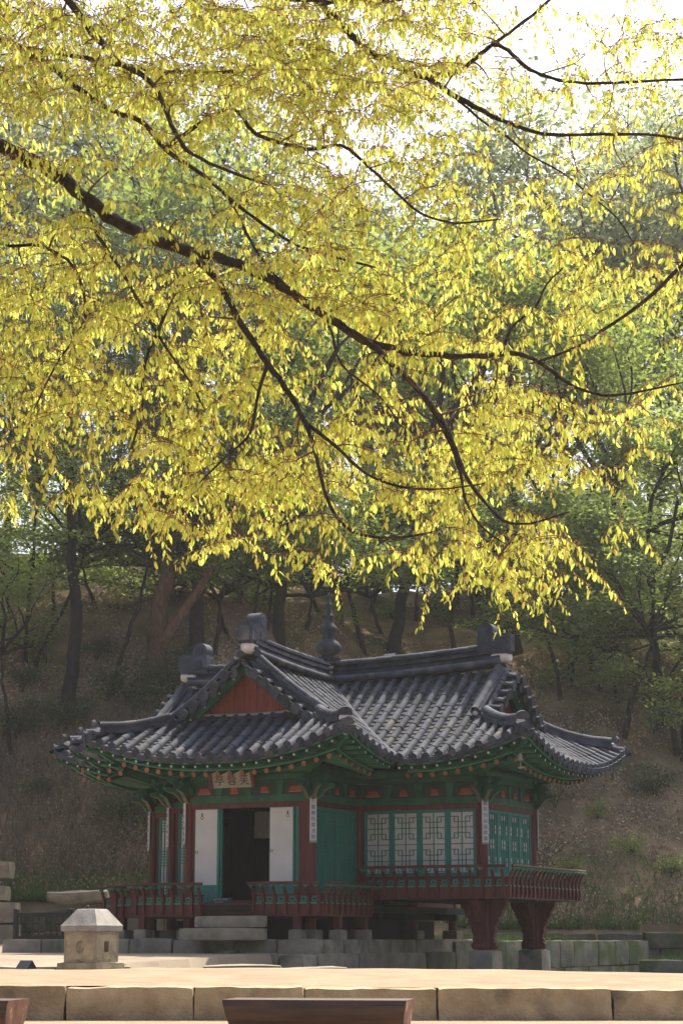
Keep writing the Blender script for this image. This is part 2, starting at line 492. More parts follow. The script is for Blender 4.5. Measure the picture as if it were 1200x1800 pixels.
# ---------------------------------------------------------------- pavilion base stones
def uvM(u, v, z=0, rot=0):
    X, Y = uv_to_xy(u, v)
    return Matrix.Translation((X, Y, z)) @ Matrix.Rotation(-AZ+rot, 4, 'Z')
X0, Y0 = uv_to_xy(0, -2)
plat = empty('stone_platform', (X0, Y0, -0.27), -AZ)
tag(plat, 'low grey granite platform carrying the pavilion, its edge stained with moss', 'stone platform')
def PM(u0): return None
# top slab of the platform (in platform-local coordinates: v shifted by +2)
b = MB(); b.box(-4.4,1.5,-1.85,7.0,-0.35,0.225); b.build('platform_core', MT['yard'], plat)
stone_course(plat, -4.7, 1.82, -2.12, -1.80, -0.30, 0.24, MT['granite'], None, (0.75,1.35), 0.014, 0.025, 3)
for (v0, v1, s) in ((-1.82,-1.02,1),(-1.02,0.0,2),(0.0,0.95,3),(0.95,2.1,4),(2.1,3.3,5),(3.3,4.6,6),(4.6,6.0,7)):
    b = MB(); stone(b, 1.5, 1.82, v0+0.006, v1-0.006, -0.12, 0.24, None, 0.012, (2,4,3), 0.02, 60+s); b.build('stone_block', MT['granite'], plat, smooth=50)
pw = empty('pond_wall', (X0, Y0, -1.6), -AZ)
tag(pw, 'granite pond wall of squared blocks below the pavilion platform', 'stone wall')
for row, (z0, z1) in enumerate(((0.95,1.335),(0.5,0.945),(0.0,0.495))):
    stone_course(pw, 0.30, 1.90, -2.72, -2.2, z0, z1, MT['granite'], None, (1.0,1.6), 0.02, 0.03, 21+row)
    v = -2.19; k = 0
    rs = random.Random(70+row)
    while v < 15:
        e = v + rs.uniform(0.9,1.7)
        b = MB(); stone(b, 1.5, 1.90+rs.uniform(-.01,.01), v+0.006, e-0.006, z0, z1+(0.2 if row == 0 and v > 3 else 0), None, 0.012, (2,4,3), 0.02, 80+row*10+k); b.build('stone_block', MT['granite' if v < 1.5 else 'mossy'], pw, smooth=50)
        v = e; k += 1
b = MB(); stone(b, 0.02, 0.55, -2.80, -2.25, 0.95, 1.35, None, 0.09, (5,5,4), 0.13, 5, 2.0)
tag(b.build('end_boulder', MT['mossy'], pw, smooth=60), 'mossy rounded boulder closing the wall end')

st = empty('stone_steps', (*uv_to_xy(0.1,-4.35), -0.03), -AZ)
tag(st, 'two grey stone steps in front of the open door', 'steps')
b = MB(); stone(b, -0.50, 0.74, -0.10, 0.30, 0.195, 0.40, None, 0.008, (8,3,3), 0.015, 3); b.build('step', MT['granite'], st, smooth=50)
b = MB(); stone(b, -0.60, 0.74, -0.46, 0.30, -0.02, 0.19, None, 0.008, (8,4,3), 0.015, 4); b.build('step', MT['granite'], st, smooth=50)

# kerb of the yard by the chimney
kerb = empty('yard_kerb', (-3.0, 28.6, -0.5))
tag(kerb, 'row of low pale kerb stones beside the stone chimney', 'kerb')
stone_course(kerb, -6.0, 3.1, -0.12, 0.14, -0.15, 0.115, MT['granite'], None, (0.8,1.6), 0.02, 0.03, 8, 'kerb_stone')

# stone chimney
ch = empty('stone_chimney', (-3.455, 28.2, -0.46), R(-29)); ch.scale = (0.82,0.82,0.95)
tag(ch, 'squat square stone chimney with a hipped grey cap and a small hole', 'chimney')
b = MB(); stone(b, -0.415,0.415,-0.415,0.415,-0.2,0.135, None, 0.010, (6,6,3), 0.02, 11); b.build('base', MT['chimney'], ch, smooth=50)
bd = MB()
# body with a recessed square hole in the right-hand face
def wall_with_hole(mb, w, z0, z1, hx0, hx1, hz0, hz1, depth, M):
    xs = [-w, hx0, hx1, w]; zs_ = [z0, hz0, hz1, z1]
    for i in range(3):
        for k in range(3):
            if i == 1 and k == 1: continue
            mb.add([(xs[i],-w,zs_[k]),(xs[i+1],-w,zs_[k]),(xs[i+1],-w,zs_[k+1]),(xs[i],-w,zs_[k+1])],[(0,1,2,3)],M)
    a,bq,c,d = hx0,hx1,hz0,hz1; y = -w+depth
    mb.add([(a,-w,c),(bq,-w,c),(bq,-w,d),(a,-w,d),(a,y,c),(bq,y,c),(bq,y,d),(a,y,d)],[(0,4,5,1),(1,5,6,2),(2,6,7,3),(3,7,4,0),(4,7,6,5)],M)
w = 0.325
for a in (0,90,180,270):
    Mr = Matrix.Rotation(R(a),4,'Z')
    if a == 90: wall_with_hole(bd, w, 0.133, 0.565, -0.085, 0.045, 0.28, 0.43, 0.18, Mr)
    else: bd.add([(-w,-w,0.133),(w,-w,0.133),(w,-w,0.565),(-w,-w,0.565)],[(0,1,2,3)],Mr)
body = bd.build('body', MT['chimney'], ch)
fr = MB()
for a in (0, 90):
    Mr = Matrix.Rotation(R(a),4,'Z')
    for (q0,q1,r0,r1) in ((-.30,.30,.155,.175),(-.30,.30,.525,.545),(-.30,-.282,.175,.525),(.282,.30,.175,.525)):
        fr.box(q0,q1,-w-0.006,-w+0.01,r0,r1,Mr)
fr.build('raised_border', MT['chimney'], body)
rel = MB()                                   # worn round relief on the front face
for i in range(12):
    a = i*math.pi/6
    rel.lathe([(0.0001,0),(0.026,0),(0.02,0.007),(0.0001,0.009)], 8, (0,0,0), Matrix.Translation((0.0+0.07*math.cos(a), -w, 0.35+0.07*math.sin(a))) @ Matrix.Rotation(R(90),4,'X'))
rel.lathe([(0.0001,0),(0.04,0),(0.03,0.008),(0.0001,0.01)], 10, (0,0,0), Matrix.Translation((0,-w,0.35)) @ Matrix.Rotation(R(90),4,'X'))
rel.build('carved_relief', MT['chimney'], body)
b = MB()
def sq(s, z): return [(-s,-s,z),(s,-s,z),(s,s,z),(-s,s,z)]
vv = sq(0.335,0.563)+sq(0.372,0.58)+sq(0.375,0.655)+sq(0.362,0.668)+sq(0.185,0.885)+sq(0.17,0.892)
ff = [(3,2,1,0),(20,21,22,23)] + [(k*4+i,k*4+(i+1)%4,k*4+4+(i+1)%4,k*4+4+i) for k in range(5) for i in range(4)]
b.add(vv, ff); cap = b.build('cap', MT['capst'], ch)
b = MB(); b.tube([(-0.09+0.045*math.cos(a),-0.02,0.893+0.048*math.sin(a)) for a in np.linspace(-0.35,math.pi+0.35,14)],0.0075,6); b.build('iron_ring', MT['iron'], ch, smooth=60)

# little folded notice on the ground
sg = empty('ground_notice', (-4.37,28.35,-0.425), R(-24))
tag(sg, 'small dark tent-shaped notice with orange marks on the sand by the chimney', 'notice')
b = MB(); b.prism([(-0.09,0),(0.09,0),(0.0,0.115)],-0.13,0.13, Matrix.Rotation(R(72),4,'Z')); b.build('board', MT['slate'], sg)
b = MB(); nrm = Matrix.Rotation(R(72),4,'Z') @ Matrix.Translation((0.0465,0,0.0595)) @ Matrix.Rotation(R(-38),4,'Y')
b.box(0.0,0.004,-0.085,-0.04,-0.02,0.03,nrm); b.box(0.0,0.004,-0.02,0.085,0.012,0.026,nrm); b.box(0.0,0.004,-0.02,0.06,-0.015,-0.004,nrm)
b.build('printed_marks', MT['yellow'], sg)

# low black wooden fence at the left
fe = empty('wooden_fence', (-6.0, 41.0, -0.25), R(-20))
tag(fe, 'low black wooden fence with open lattice beside the platform', 'fence')
for xx in (-0.62, 0.6, 1.8):
    b = MB(); b.box(xx-0.05,xx+0.05,-0.05,0.05,0,0.82,None,0.012); b.build('post', MT['fence'], fe)
for zz, hh in ((0.70,0.045),(0.24,0.035),(0.10,0.05)):
    b = MB(); b.box(-0.57,1.75,-0.025,0.025,zz-hh,zz+hh); b.build('rail', MT['fence'], fe)
for k in range(17):
    xx = -0.5 + k*0.135
    b = MB(); b.box(xx-0.012,xx+0.012,-0.012,0.012,0.27,0.66); b.build('slat', MT['fence'], fe)
for zz in (0.40,0.53):
    for k in range(8):
        xx = -0.5 + k*0.27
        b = MB(); b.box(xx+0.012,xx+0.123,-0.010,0.010,zz-0.011,zz+0.011); b.build('lattice_bar', MT['fence'], fe)

# retaining walls at the left, behind the yard
rw = empty('retaining_wall', (-8.0,45.6,-0.2)); tag(rw, 'mossy retaining wall of grey blocks at the foot of the left slope', 'stone wall')
stone_course(rw, -6.0, 6.2, 0, 0.5, -0.2, 0.30, MT['mossy'], None, (0.6,1.2), 0.03, 0.04, 5)
stone_course(rw, -6.0, 6.2, 0.12, 0.6, 0.31, 0.78, MT['mossy'], None, (0.6,1.3), 0.03, 0.04, 6)
lb = empty('corner_wall', (-8.3,44.6,-0.2)); tag(lb, 'stepped grey stone blocks at the left edge, above the fence', 'stone wall')
for (a0,a1,z0,z1,s) in ((-1.2,0.92,0.98,1.33,1),(-1.2,0.50,1.34,1.46,2),(-1.2,1.0,1.47,1.86,3),(-1.2,1.15,0.5,0.97,4),(-1.2,1.2,-0.3,0.49,5)):
    b = MB(); stone(b, a0,a1,0,0.8,z0,z1,None,0.015,(6,3,3),0.03,s+90); b.build('stone_block', MT['granite'], lb, smooth=50)
b = MB(); stone(b, -0.66,0.70,-0.30,0.30,-0.14,0.13,None,0.10,(6,3,2),0.05,35,1.7)
sl = b.build('flat_boulder', MT['granite'], None, smooth=60); sl.location = (-5.92,45.75,0.92)
tag(sl, 'long pale flat boulder lying on top of the mossy retaining wall', 'boulder')

# far bank of the pond, right
rb = empty('pond_bank_wall', (9,50.6,-2)); tag(rb, 'low mossy stone wall of the far pond bank, right of the carved pillars', 'stone wall')
for z0, z1, s in ((0.3,0.9,1),(0.9,1.45,2)):
    stone_course(rb, -9.5, 9, 0, 0.5, z0, z1, MT['mossy'], None, (0.8,1.6), 0.03, 0.04, 11+s)
rb2 = empty('upper_bank_wall', (9,52.0,-0.6)); tag(rb2, 'upper course of mossy blocks behind the grassy pond bank at right', 'stone wall')
for z0, z1, s in ((-0.2,0.32,1),(0.32,0.72,2)):
    stone_course(rb2, -11.5, 9, 0, 0.5, z0, z1, MT['mossy'], None, (0.7,1.3), 0.04, 0.05, 14+s)
b = MB()
b.box(-0.5,18.5,51.08,52.05,-2.1,-0.56); tag(b.build('bank_earth', MT['earth']), kind='structure')

# log benches in front
def bench(name, loc, rz, L0, L1, label):
    o = empty(name, loc, rz); tag(o, label, 'bench', 'half-log benches in the foreground')
    prof = [(-0.225,0.40),(0.225,0.40)]; n = 12
    ring = [(-0.225,0.405),(0.225,0.405)] + [(0.235*math.cos(-a), 0.385+0.25*math.sin(-a)) for a in np.linspace(0.06,math.pi-0.06,n)]
    vv = []; secs = 9
    for i in range(secs):
        t = i/(secs-1)
        for (y, z) in ring:
            dp = (0.405-z)
            x = lerp(L0 + dp*0.28, L1 - dp*0.16, t)
            nz = mnoise.noise(Vector((x*2,y*5,z*5)))*0.006
            vv.append((x, y + (nz if z < 0.4 else 0), z + (nz if z < 0.4 else 0)))
    m = len(ring); ff = []
    for i in range(secs-1):
        for k in range(m):
            ff.append((i*m+k,i*m+(k+1)%m,(i+1)*m+(k+1)%m,(i+1)*m+k))
    b = MB(); b.add(vv, [f[::-1] for f in ff]); b.build('log_seat', MT['wood'], o, smooth=40)
    for i, nm in ((0,'log_end'),(secs-1,'log_end')):
        b = MB(); off = -0.002 if i == 0 else 0.002
        b.add([(p[0]+off,p[1],p[2]) for p in vv[i*m:(i+1)*m]], [tuple(range(m)) if i else tuple(range(m-1,-1,-1))])
        b.build(nm, MT['rawend'], o)
    for xx in (L0+0.28, L1-0.28):
        b = MB(); b.box(xx-0.09,xx+0.09,-0.16,0.16,-0.05,0.21,None,0.02); b.build('support_block', MT['wood'], o)
    return o
bench('log_bench', (-0.09,13.45,-0.8), R(-9), -0.66, 0.545, 'dark half-log bench in front of the wall, bottom centre')
bench('log_bench', (-2.75,13.45,-0.8), R(-9), -0.66, 0.66, 'dark half-log bench cut off by the lower left edge')
# ---------------------------------------------------------------- pavilion
pav = empty('pavilion', (XC, YC, 0.0), -AZ)
tag(pav, 'small cross-shaped wooden pavilion with dark tiled hip-and-gable roofs and green eaves', 'pavilion')

OV = 1.42                                   # eave overhang
UF, VF = 1.25, 3.2                          # half width and reach of the front and rear wings
UR, UL = 3.75, 3.2                          # reach of the right and left wings
EF, ER, EL, EI, HW = VF+OV, UR+OV, UL+OV, 3.62, UF+OV
VG_F, VG_R, VG_L = 3.45, 3.85, 3.32         # gable verge of each wing
CORN = [(HW,-EF),(-HW,-EF),(ER,-HW),(ER,HW),(-EL,-HW),(-EL,HW),(HW,EF),(-HW,EF),(-EI,-EI)]
def g(d): return 3.10 + 0.53*d + 0.064*d*d
def lift(u, v):
    s = 0.0
    for a, b in CORN:
        t = 1 - math.hypot(u-a, v-b)/2.4
        if t > 0: s = max(s, 0.47*t*t)
    return s
class Slope:
    def __init__(s, o, e, n, s0, s1, d0, d1, rows=None, indiv=False):
        s.o, s.e, s.n, s.s0, s.s1, s.d0, s.d1, s.indiv = Vector((*o,0)), Vector((*e,0)), Vector((*n,0)), s0, s1, d0, d1, indiv
    def P(s, t, d):
        p = s.o + s.e*t + s.n*d
        return Vector((p.x, p.y, g(d) + lift(p.x, p.y)))
    def frame(s, t, d, up=0.0):
        p = s.P(t, d); y = (s.P(t, d+0.05) - s.P(t, d-0.05)).normalized()
        x = (s.P(t+0.05, d) - s.P(t-0.05, d)); x = (x - y*x.dot(y)).normalized()
        z = x.cross(y)
        if z.z < 0: x = -x; z = -z
        p = p + z*up
        return Matrix(((x.x,y.x,z.x,p.x),(x.y,y.y,z.y,p.y),(x.z,y.z,z.z,p.z),(0,0,0,1)))
TOP = HW - 0.06
SL = dict(
 front_right = Slope((HW,0),(0,1),(-1,0), -EF, -0.1, lambda v: 0 if v < -HW else HW+v, lambda v: TOP if v > -VG_F else v+EF, indiv=True),
 front_left  = Slope((-HW,0),(0,1),(1,0), -EF, -1.0, lambda v: 0 if v < -EI else v+EI, lambda v: TOP if v > -VG_F else v+EF),
 front_skirt = Slope((0,-EF),(1,0),(0,1), -HW, HW, lambda u: 0, lambda u: min(EF-3.22, HW-abs(u)), indiv=True),
 right_front = Slope((0,-HW),(1,0),(0,1), 0.1, ER, lambda u: 0 if u > HW else HW-u, lambda u: TOP if u < VG_R else ER-u, indiv=True),
 right_back  = Slope((0,HW),(1,0),(0,-1), 0.1, ER, lambda u: 0 if u > HW else HW-u, lambda u: TOP if u < VG_R else ER-u),
 right_skirt = Slope((ER,0),(0,1),(-1,0), -HW, HW, lambda v: 0, lambda v: min(ER-3.62, HW-abs(v)), indiv=True),
 left_front  = Slope((0,-HW),(1,0),(0,1), -EL, -1.0, lambda u: 0 if u < -EI else u+EI, lambda u: TOP if u > -VG_L else u+EL),
 left_back   = Slope((0,HW),(1,0),(0,-1), -EL, -0.1, lambda u: 0 if u < -HW else HW+u, lambda u: TOP if u > -VG_L else u+EL),
 left_skirt  = Slope((-EL,0),(0,1),(1,0), -HW, HW, lambda v: 0, lambda v: min(EL-3.1, HW-abs(v))),
 back_right  = Slope((HW,0),(0,1),(-1,0), 0.1, EF, lambda v: 0 if v > HW else HW-v, lambda v: TOP if v < VG_F else EF-v),
 back_left   = Slope((-HW,0),(0,1),(1,0), 0.1, EF, lambda v: 0 if v > HW else HW-v, lambda v: TOP if v < VG_F else EF-v),
 back_skirt  = Slope((0,EF),(1,0),(0,-1), -HW, HW, lambda u: 0, lambda u: min(EF-3.22, HW-abs(u))),
 corner_front= Slope((0,-EI),(1,0),(0,1), -EI, -1.0, lambda u: 0 if u < -HW else u+HW, lambda u: min(u+EI, TOP)),
 corner_left = Slope((-EI,0),(0,1),(1,0), -EI, -1.0, lambda v: 0 if v < -HW else v+HW, lambda v: min(v+EI, TOP)),
)
PITCH = 0.255
# shared tile meshes
def half_tile(L, r0, r1, n=7, endcap=True):
    m = MB(); vv = []; ff = []
    for (y, r) in ((0, r0), (L, r1)):
        for k in range(n+1):
            a = math.pi*k/n
            vv.append((r*math.cos(a), y, r*math.sin(a)*0.95))
    for k in range(n): ff.append((k, k+1, n+2+k, n+1+k))
    ff.append(tuple(range(n,-1,-1)))
    m.add(vv, ff); return m
TILE_L = 0.34
tile_mb = half_tile(TILE_L+0.03, 0.078, 0.068)
tile_me = tile_mb.mesh('roof_tile', MT['tile'], 60)
cap_me = half_tile(0.34, 0.088, 0.080).mesh('ridge_tile', MT['tile'], 60)
m = MB(); m.lathe([(0.0001,0),(0.078,0),(0.084,0.008),(0.084,0.022),(0.070,0.026),(0.064,0.020),(0.0001,0.020)], 14, (0,0,0), Matrix.Rotation(R(90),4,'X'))
disc_me = m.mesh('eave_disc', MT['tile'], 40)
# drip end: rounded tongue hanging from the pan tile edge
m = MB()
poly = [(-0.108,0.02),(0.108,0.02)] + [(0.108*math.cos(a), -0.035-0.072*math.sin(a)) for a in np.linspace(0,math.pi,10)]
m.prism(poly, -0.014, 0.006)
drip_me = m.mesh('drip_tile', MT['tile'], 40)

roof = empty('roof'); roof.parent = pav
tiles_joined = MB(); n_ind = 0
cand = []
for key, S in SL.items():
    n = int((S.s1-S.s0)/PITCH); rows = []
    off = (S.s1-S.s0-n*PITCH)/2
    for i in range(n+1):
        t = S.s0 + off + i*PITCH
        d0, d1 = S.d0(t), S.d1(t)
        if d1-d0 < 0.10: continue
        rows.append((t,d0,d1))
        d = d0 - (0.03 if d0 == 0 else 0)
        k = 0
        while d < d1-0.08:
            cand.append((S, t, d, min(TILE_L, d1-d))); d += TILE_L; k += 1
        if d0 == 0:
            M = S.frame(t, -0.03, 0.03)
            if True:
                D = Matrix.Translation(M.translation) @ (Matrix(((S.e.x,-S.n.x*-1,0,0),(S.e.y,-S.n.y*-1,0,0),(0,0,1,0),(0,0,0,1))))
                o = link('eave_disc', disc_me, roof, D) if S.indiv else None
                if o is None: tiles_joined.add([v.co for v in disc_me.vertices], [tuple(p.vertices) for p in disc_me.polygons], D)
    # pan tiles between the rows, stepped like shingles
    pm = MB()
    ts = [r[0] for r in rows]
    if not ts: continue
    gaps = [ts[0]-PITCH/2] + [(a+b)/2 for a, b in zip(ts, ts[1:])] + [ts[-1]+PITCH/2]
    for t in gaps:
        for (a, b, sag) in ((-0.5,-0.17,0),(-0.17,0.17,1),(0.17,0.5,2)):
            ta, tb = t+a*PITCH, t+b*PITCH
            za, zb = (0.03,-0.012) if sag == 0 else ((-0.012,-0.012) if sag == 1 else (-0.012,0.03))
            tm = min(max(t, S.s0+0.001), S.s1-0.001)
            d0, d1 = S.d0(tm), S.d1(tm)
            if d1 <= d0: continue
            dd = d0 - (0.05 if d0 == 0 else 0.12)
            lim = d1 + 0.05
            while dd < lim:
                de = min(dd+0.115, lim)
                p = [S.P(ta,dd),S.P(tb,dd),S.P(tb,de),S.P(ta,de)]
                up = 0.022
                q = [p[0]+Vector((0,0,za+up)), p[1]+Vector((0,0,zb+up)), p[2]+Vector((0,0,zb)), p[3]+Vector((0,0,za))]
                r_ = [p[0]+Vector((0,0,za-0.004)), p[1]+Vector((0,0,zb-0.004))]
                pm.add([*q, *r_], [(0,1,2,3),(4,5,1,0)])
                dd += 0.115
        tm = min(max(t, S.s0+0.001), S.s1-0.001)
        if S.d0(tm) == 0 and S.s0 <= t <= S.s1:
            M = S.frame(t, -0.055, 0.012)
            rot = Matrix(((S.e.x,S.n.x,0,0),(S.e.y,S.n.y,0,0),(0,0,1,0),(0,0,0,1)))
            D = Matrix.Translation(M.translation) @ rot @ Matrix.Rotation(R(22),4,'X')
            # follow the rise of the eave
            sl = (S.P(t+0.05,0).z - S.P(t-0.05,0).z)/0.1
            D = D @ Matrix.Rotation(-math.atan(sl),4,'Y')
            if S.indiv: link('drip_tile', drip_me, roof, D)
            else: tiles_joined.add([v.co for v in drip_me.vertices], [tuple(p.vertices) for p in drip_me.polygons], D)
    o = pm.build('pan_tiles', MT['pan'], roof); o['kind'] = 'stuff'
# the convex tiles that show largest are objects, the others one mesh
def vis_key(c):
    S, t, d, L = c
    return 0 if S.indiv else 1
order = sorted(range(len(cand)), key=lambda i: (vis_key(cand[i]), cand[i][0] is SL['right_skirt']))
for i, ci in enumerate(order):
    S, t, d, L = cand[ci]
    M = S.frame(t, d + L*0.5, 0.012)
    M.translation = S.frame(t, d, 0.012).translation
    M = M @ Matrix.Rotation(random.uniform(-0.02,0.02),4,'Z') @ Matrix.Diagonal((1,L/TILE_L*math.sqrt(1+0.72**2)*1.0,1,1))
    if S.indiv and n_ind < 300:
        link('roof_tile', tile_me, roof, M); n_ind += 1
    else:
        tiles_joined.add(tile_mb.v, tile_mb.f, M)
o = tiles_joined.build('far_roof_tiles', MT['tile'], roof, smooth=60); o['kind'] = 'stuff'

# ridges: stacked thin tiles with a round cap
def ridge_profile(w, h, layers):
    left = []; z = 0
    for k in range(layers):
        ww = w*(1.0 if k % 2 == 0 else 0.58); dz = h/layers
        left += [(-ww/2, z), (-ww/2, z+dz*0.92)]; z += dz
    right = [(-a, b) for a, b in left[::-1]]
    return left + right
def ridge(path, w, h, layers, name='ridge', caps=True, n_cap=None, cap_scale=1.0):
    mb = MB(); path = [Vector(p) for p in path]
    mb.sweep(ridge_profile(w, h, layers), path)
    o = mb.build(name, MT['tile'], roof)
    if caps:
        L = [0]
        for a, b in zip(path, path[1:]): L.append(L[-1] + (b-a).length)
        tot = L[-1]; n = max(1, round(tot/0.33)); st_ = tot/n
        def pos(s):
            s = min(max(s,0),tot)
            for i in range(len(L)-1):
                if s <= L[i+1] + 1e-9:
                    return path[i].lerp(path[i+1], (s-L[i])/max(L[i+1]-L[i],1e-9))
            return path[-1]
        for i in range(n):
            a, b = pos(i*st_), pos((i+1)*st_+0.02)
            y = (b-a).normalized(); x = y.cross(Vector((0,0,1))).normalized(); z = x.cross(y)
            p = a + z*(h-0.012)
            M = Matrix(((x.x,y.x,z.x,p.x),(x.y,y.y,z.y,p.y),(x.z,y.z,z.z,p.z),(0,0,0,1)))
            link('ridge_tile', cap_me, o, M @ Matrix.Diagonal((cap_scale, (b-a).length/0.34, cap_scale, 1)))
    return o
RB = g(HW) - 0.03                          # foot of the main ridges
def rise(t, L): return 0.13*(abs(t)/L)**2
ridge([(0,-t, RB+rise(t,3.2)) for t in np.linspace(3.30,-3.30,15)], 0.30, 0.36, 7)
ridge([(t,0, RB+0.004+rise(t,3.4)) for t in np.linspace(-3.16,3.70,15)], 0.302, 0.36, 7)
# underlay course along the foot of the ridges
for s in (-1,1):
    mb = MB(); mb.tube([(s*0.185,t,RB+0.03+rise(t,3.2)) for t in np.linspace(-3.3,3.3,9)],0.07,8); mb.build('ridge_foot_tile', MT['tile'], roof, smooth=60)
    mb = MB(); mb.tube([(t,s*0.185,RB+0.034+rise(t,3.4)) for t in np.linspace(-3.1,3.7,9)],0.07,8); mb.build('ridge_foot_tile', MT['tile'], roof, smooth=60)

def gable(dirn, verge, board, eave, label_n):
    """gable of one wing; dirn = outward (u, v) unit vector, a = across"""
    n = Vector((*dirn,0)); a = Vector((-dirn[1], dirn[0], 0))
    if dirn == (0,-1): a = Vector((1,0,0))
    if dirn == (1,0): a = Vector((0,1,0))
    def W(ac, out, z): return a*ac + n*out + Vector((0,0,z))
    hipd = eave - verge
    endd = hipd
    dtop = 0.13
    for s in (-1, 1):
        # sloping verge ridge
        pts = []
        for q in np.linspace(0, 1, 9):
            ac = lerp(dtop, HW-hipd*0.98, q); d = HW-ac
            p = W(s*ac, verge-0.14, 0)
            z = g(d) + lift(p.x,p.y) + 0.02
            if q == 0: z -= 0.0
            pts.append(Vector((p.x,p.y,z)))
        ridge(pts, 0.20, 0.17, 3, 'verge_ridge')
        # plaster and dark end cap where the verge ridge stops
        e = pts[-1]; tdir = (pts[-1]-pts[-2]).normalized()
        mb = MB(); mb.lathe([(0.0001,-0.05),(0.06,-0.045),(0.07,0.0),(0.05,0.045),(0.0001,0.05)], 10, (0,0,0), Matrix.Translation(e+tdir*0.02+Vector((0,0,0.12))) @ Matrix.Rotation(R(90),4,'X' if abs(n.y) > .5 else 'Y'))
        mb.build('plaster_end', MT['plaster'], roof, smooth=60)
        # short tiles over the verge, round ends to the outside
        k = 0; d = hipd*0.92
        while d < HW-0.12:
            ac = HW-d
            p = W(s*ac, verge-0.16, g(d)+0.01)
            y = n
            x = Vector((0,0,1)).cross(y).normalized() * 1.0
            sl = math.atan(0.60+0.128*d)
            M = Matrix.Translation(p) @ Matrix(((x.x,y.x,0,0),(x.y,y.y,0,0),(0,0,1,0),(0,0,0,1)))
            M = M @ Matrix.Rotation(R(-7),4,'X')
            link('verge_tile', tile_me, roof, M @ Matrix.Diagonal((1.05,1.02,1.05,1)))
            D = M @ Matrix.Translation((0,0.365,0.012)) @ Matrix.Rotation(math.pi,4,'Z')
            link('verge_disc', disc_me, roof, D @ Matrix.Translation((0,0,-0.02)) @ Matrix.Diagonal((1.25,1,1.25,1)))
            # tongue tile between
            pp = W(s*(ac-0.10), verge+0.14, g(d+0.10)-0.035)
            DD = Matrix.Translation(pp) @ Matrix(((x.x,y.x,0,0),(x.y,y.y,0,0),(0,0,1,0),(0,0,0,1))) @ Matrix.Rotation(R(-15),4,'X') @ Matrix.Rotation(0.65*s*(1 if x.dot(a) > 0 else -1),4,'Y')
            link('verge_tongue', drip_me, roof, DD @ Matrix.Diagonal((1.0,1,1.35,1)))
            d += 0.215; k += 1
        # pan course under the verge tiles
        mb = MB(); pv = []
        for q in np.linspace(0, 1, 9):
            d = lerp(hipd*0.85, HW-0.02, q); ac = HW-d
            for out, dz in ((verge-0.2,-0.005),(verge+0.15,-0.035)):
                pv += [W(s*ac, out, g(d)+dz), W(s*ac, out, g(d)+dz-0.05)]
        fv = []
        for i in range(8):
            a0 = i*4; b0 = a0+4
            fv += [(a0,a0+2,b0+2,b0),(a0+1,b0+1,b0+3,a0+3),(a0+2,a0+3,b0+3,b0+2),(a0,b0,b0+1,a0+1)]
        mb.add(pv, fv); mb.build('verge_pan', MT['pan'], roof)
        # barge board
        pts2 = []
        prof = []
        for q in np.linspace(0, 1, 7):
            ac = lerp(0.0, HW-hipd*0.95, q); d = HW-ac
            prof.append((s*ac, g(d)-0.03))
        poly = prof + [(x_, z_-0.20) for x_, z_ in prof[::-1]]
        mb = MB()
        Mx = Matrix(((a.x,-n.x,0,0),(a.y,-n.y,0,0),(0,0,1,0),(0,0,0,1)))
        mb.prism(poly, -(verge-0.02), -(verge-0.09), Mx)
        bb = mb.build('barge_board', MT['green'], roof)
        for q in np.linspace(0.15,0.92,5):
            ac = lerp(0.0, HW-hipd*0.95, q); d = HW-ac
            mb = MB(); mb.lathe([(0.0001,0),(0.022,0),(0.0001,0.012)],8,(0,0,0), Matrix.Translation(W(s*ac, verge-0.02, g(d)-0.14)) @ (Matrix.Rotation(R(90),4,'X') if abs(n.y)>.5 else Matrix.Rotation(R(90) if n.x>0 else R(-90),4,'Y')))
            mb.build('white_stud', MT['white'], bb)
        # hip ridge towards the eave corner
        hp = []
        for q in np.linspace(0.02, 1, 8):
            off = lerp(hipd, 0.20, q)
            p = W(s*(HW-off), eave-off, 0)
            z = g(off) + lift(p.x,p.y) + 0.03 + 0.05*q*q
            hp.append(Vector((p.x,p.y,z)))
        h = ridge(hp, 0.19, 0.14, 2, 'hip_ridge')
        e = hp[-1]; td = Vector((hp[-1].x-hp[-2].x, hp[-1].y-hp[-2].y, 0)).normalized()
        side = Vector((0,0,1)).cross(td)
        Mx2 = Matrix(((side.x,td.x,0,e.x),(side.y,td.y,0,e.y),(0,0,1,e.z),(0,0,0,1)))
        mb = MB()       # upturned dark crescent tile
        poly = [(0.135*math.cos(t_), 0.14+0.12*math.sin(t_)) for t_ in np.linspace(-0.25,math.pi+0.25,12)] 
        mb.prism(poly, 0.02, 0.075, Mx2 @ Matrix.Rotation(R(-18),4,'X')); mb.build('hip_end_tile', MT['tile'], h, smooth=40)
        mb = MB(); mb.lathe([(0.0001,-0.05),(0.07,-0.045),(0.085,0),(0.06,0.05),(0.0001,0.055)],9,(0,0,0), Mx2 @ Matrix.Translation((0,0.03,0.045))); mb.build('plaster_end', MT['plaster'], h, smooth=60)
        # last round tile at the very corner
        cpt = W(s*(HW-0.02), eave-0.02, 0)
        cz = g(0)+lift(cpt.x,cpt.y)
        M = Matrix(((side.x,-td.x,0,cpt.x+td.x*0.02),(side.y,-td.y,0,cpt.y+td.y*0.02),(0,0,1,cz+0.02),(0,0,0,1))) @ Matrix.Rotation(R(8),4,'X')
        link('corner_tile', tile_me, roof, M @ Matrix.Diagonal((1.25,1.0,1.25,1)))
        link('corner_disc', disc_me, roof, Matrix(((side.x,-td.x,0,cpt.x+td.x*0.03),(side.y,-td.y,0,cpt.y+td.y*0.03),(0,0,1,cz+0.03),(0,0,0,1))) @ Matrix.Diagonal((1.25,1,1.25,1)))
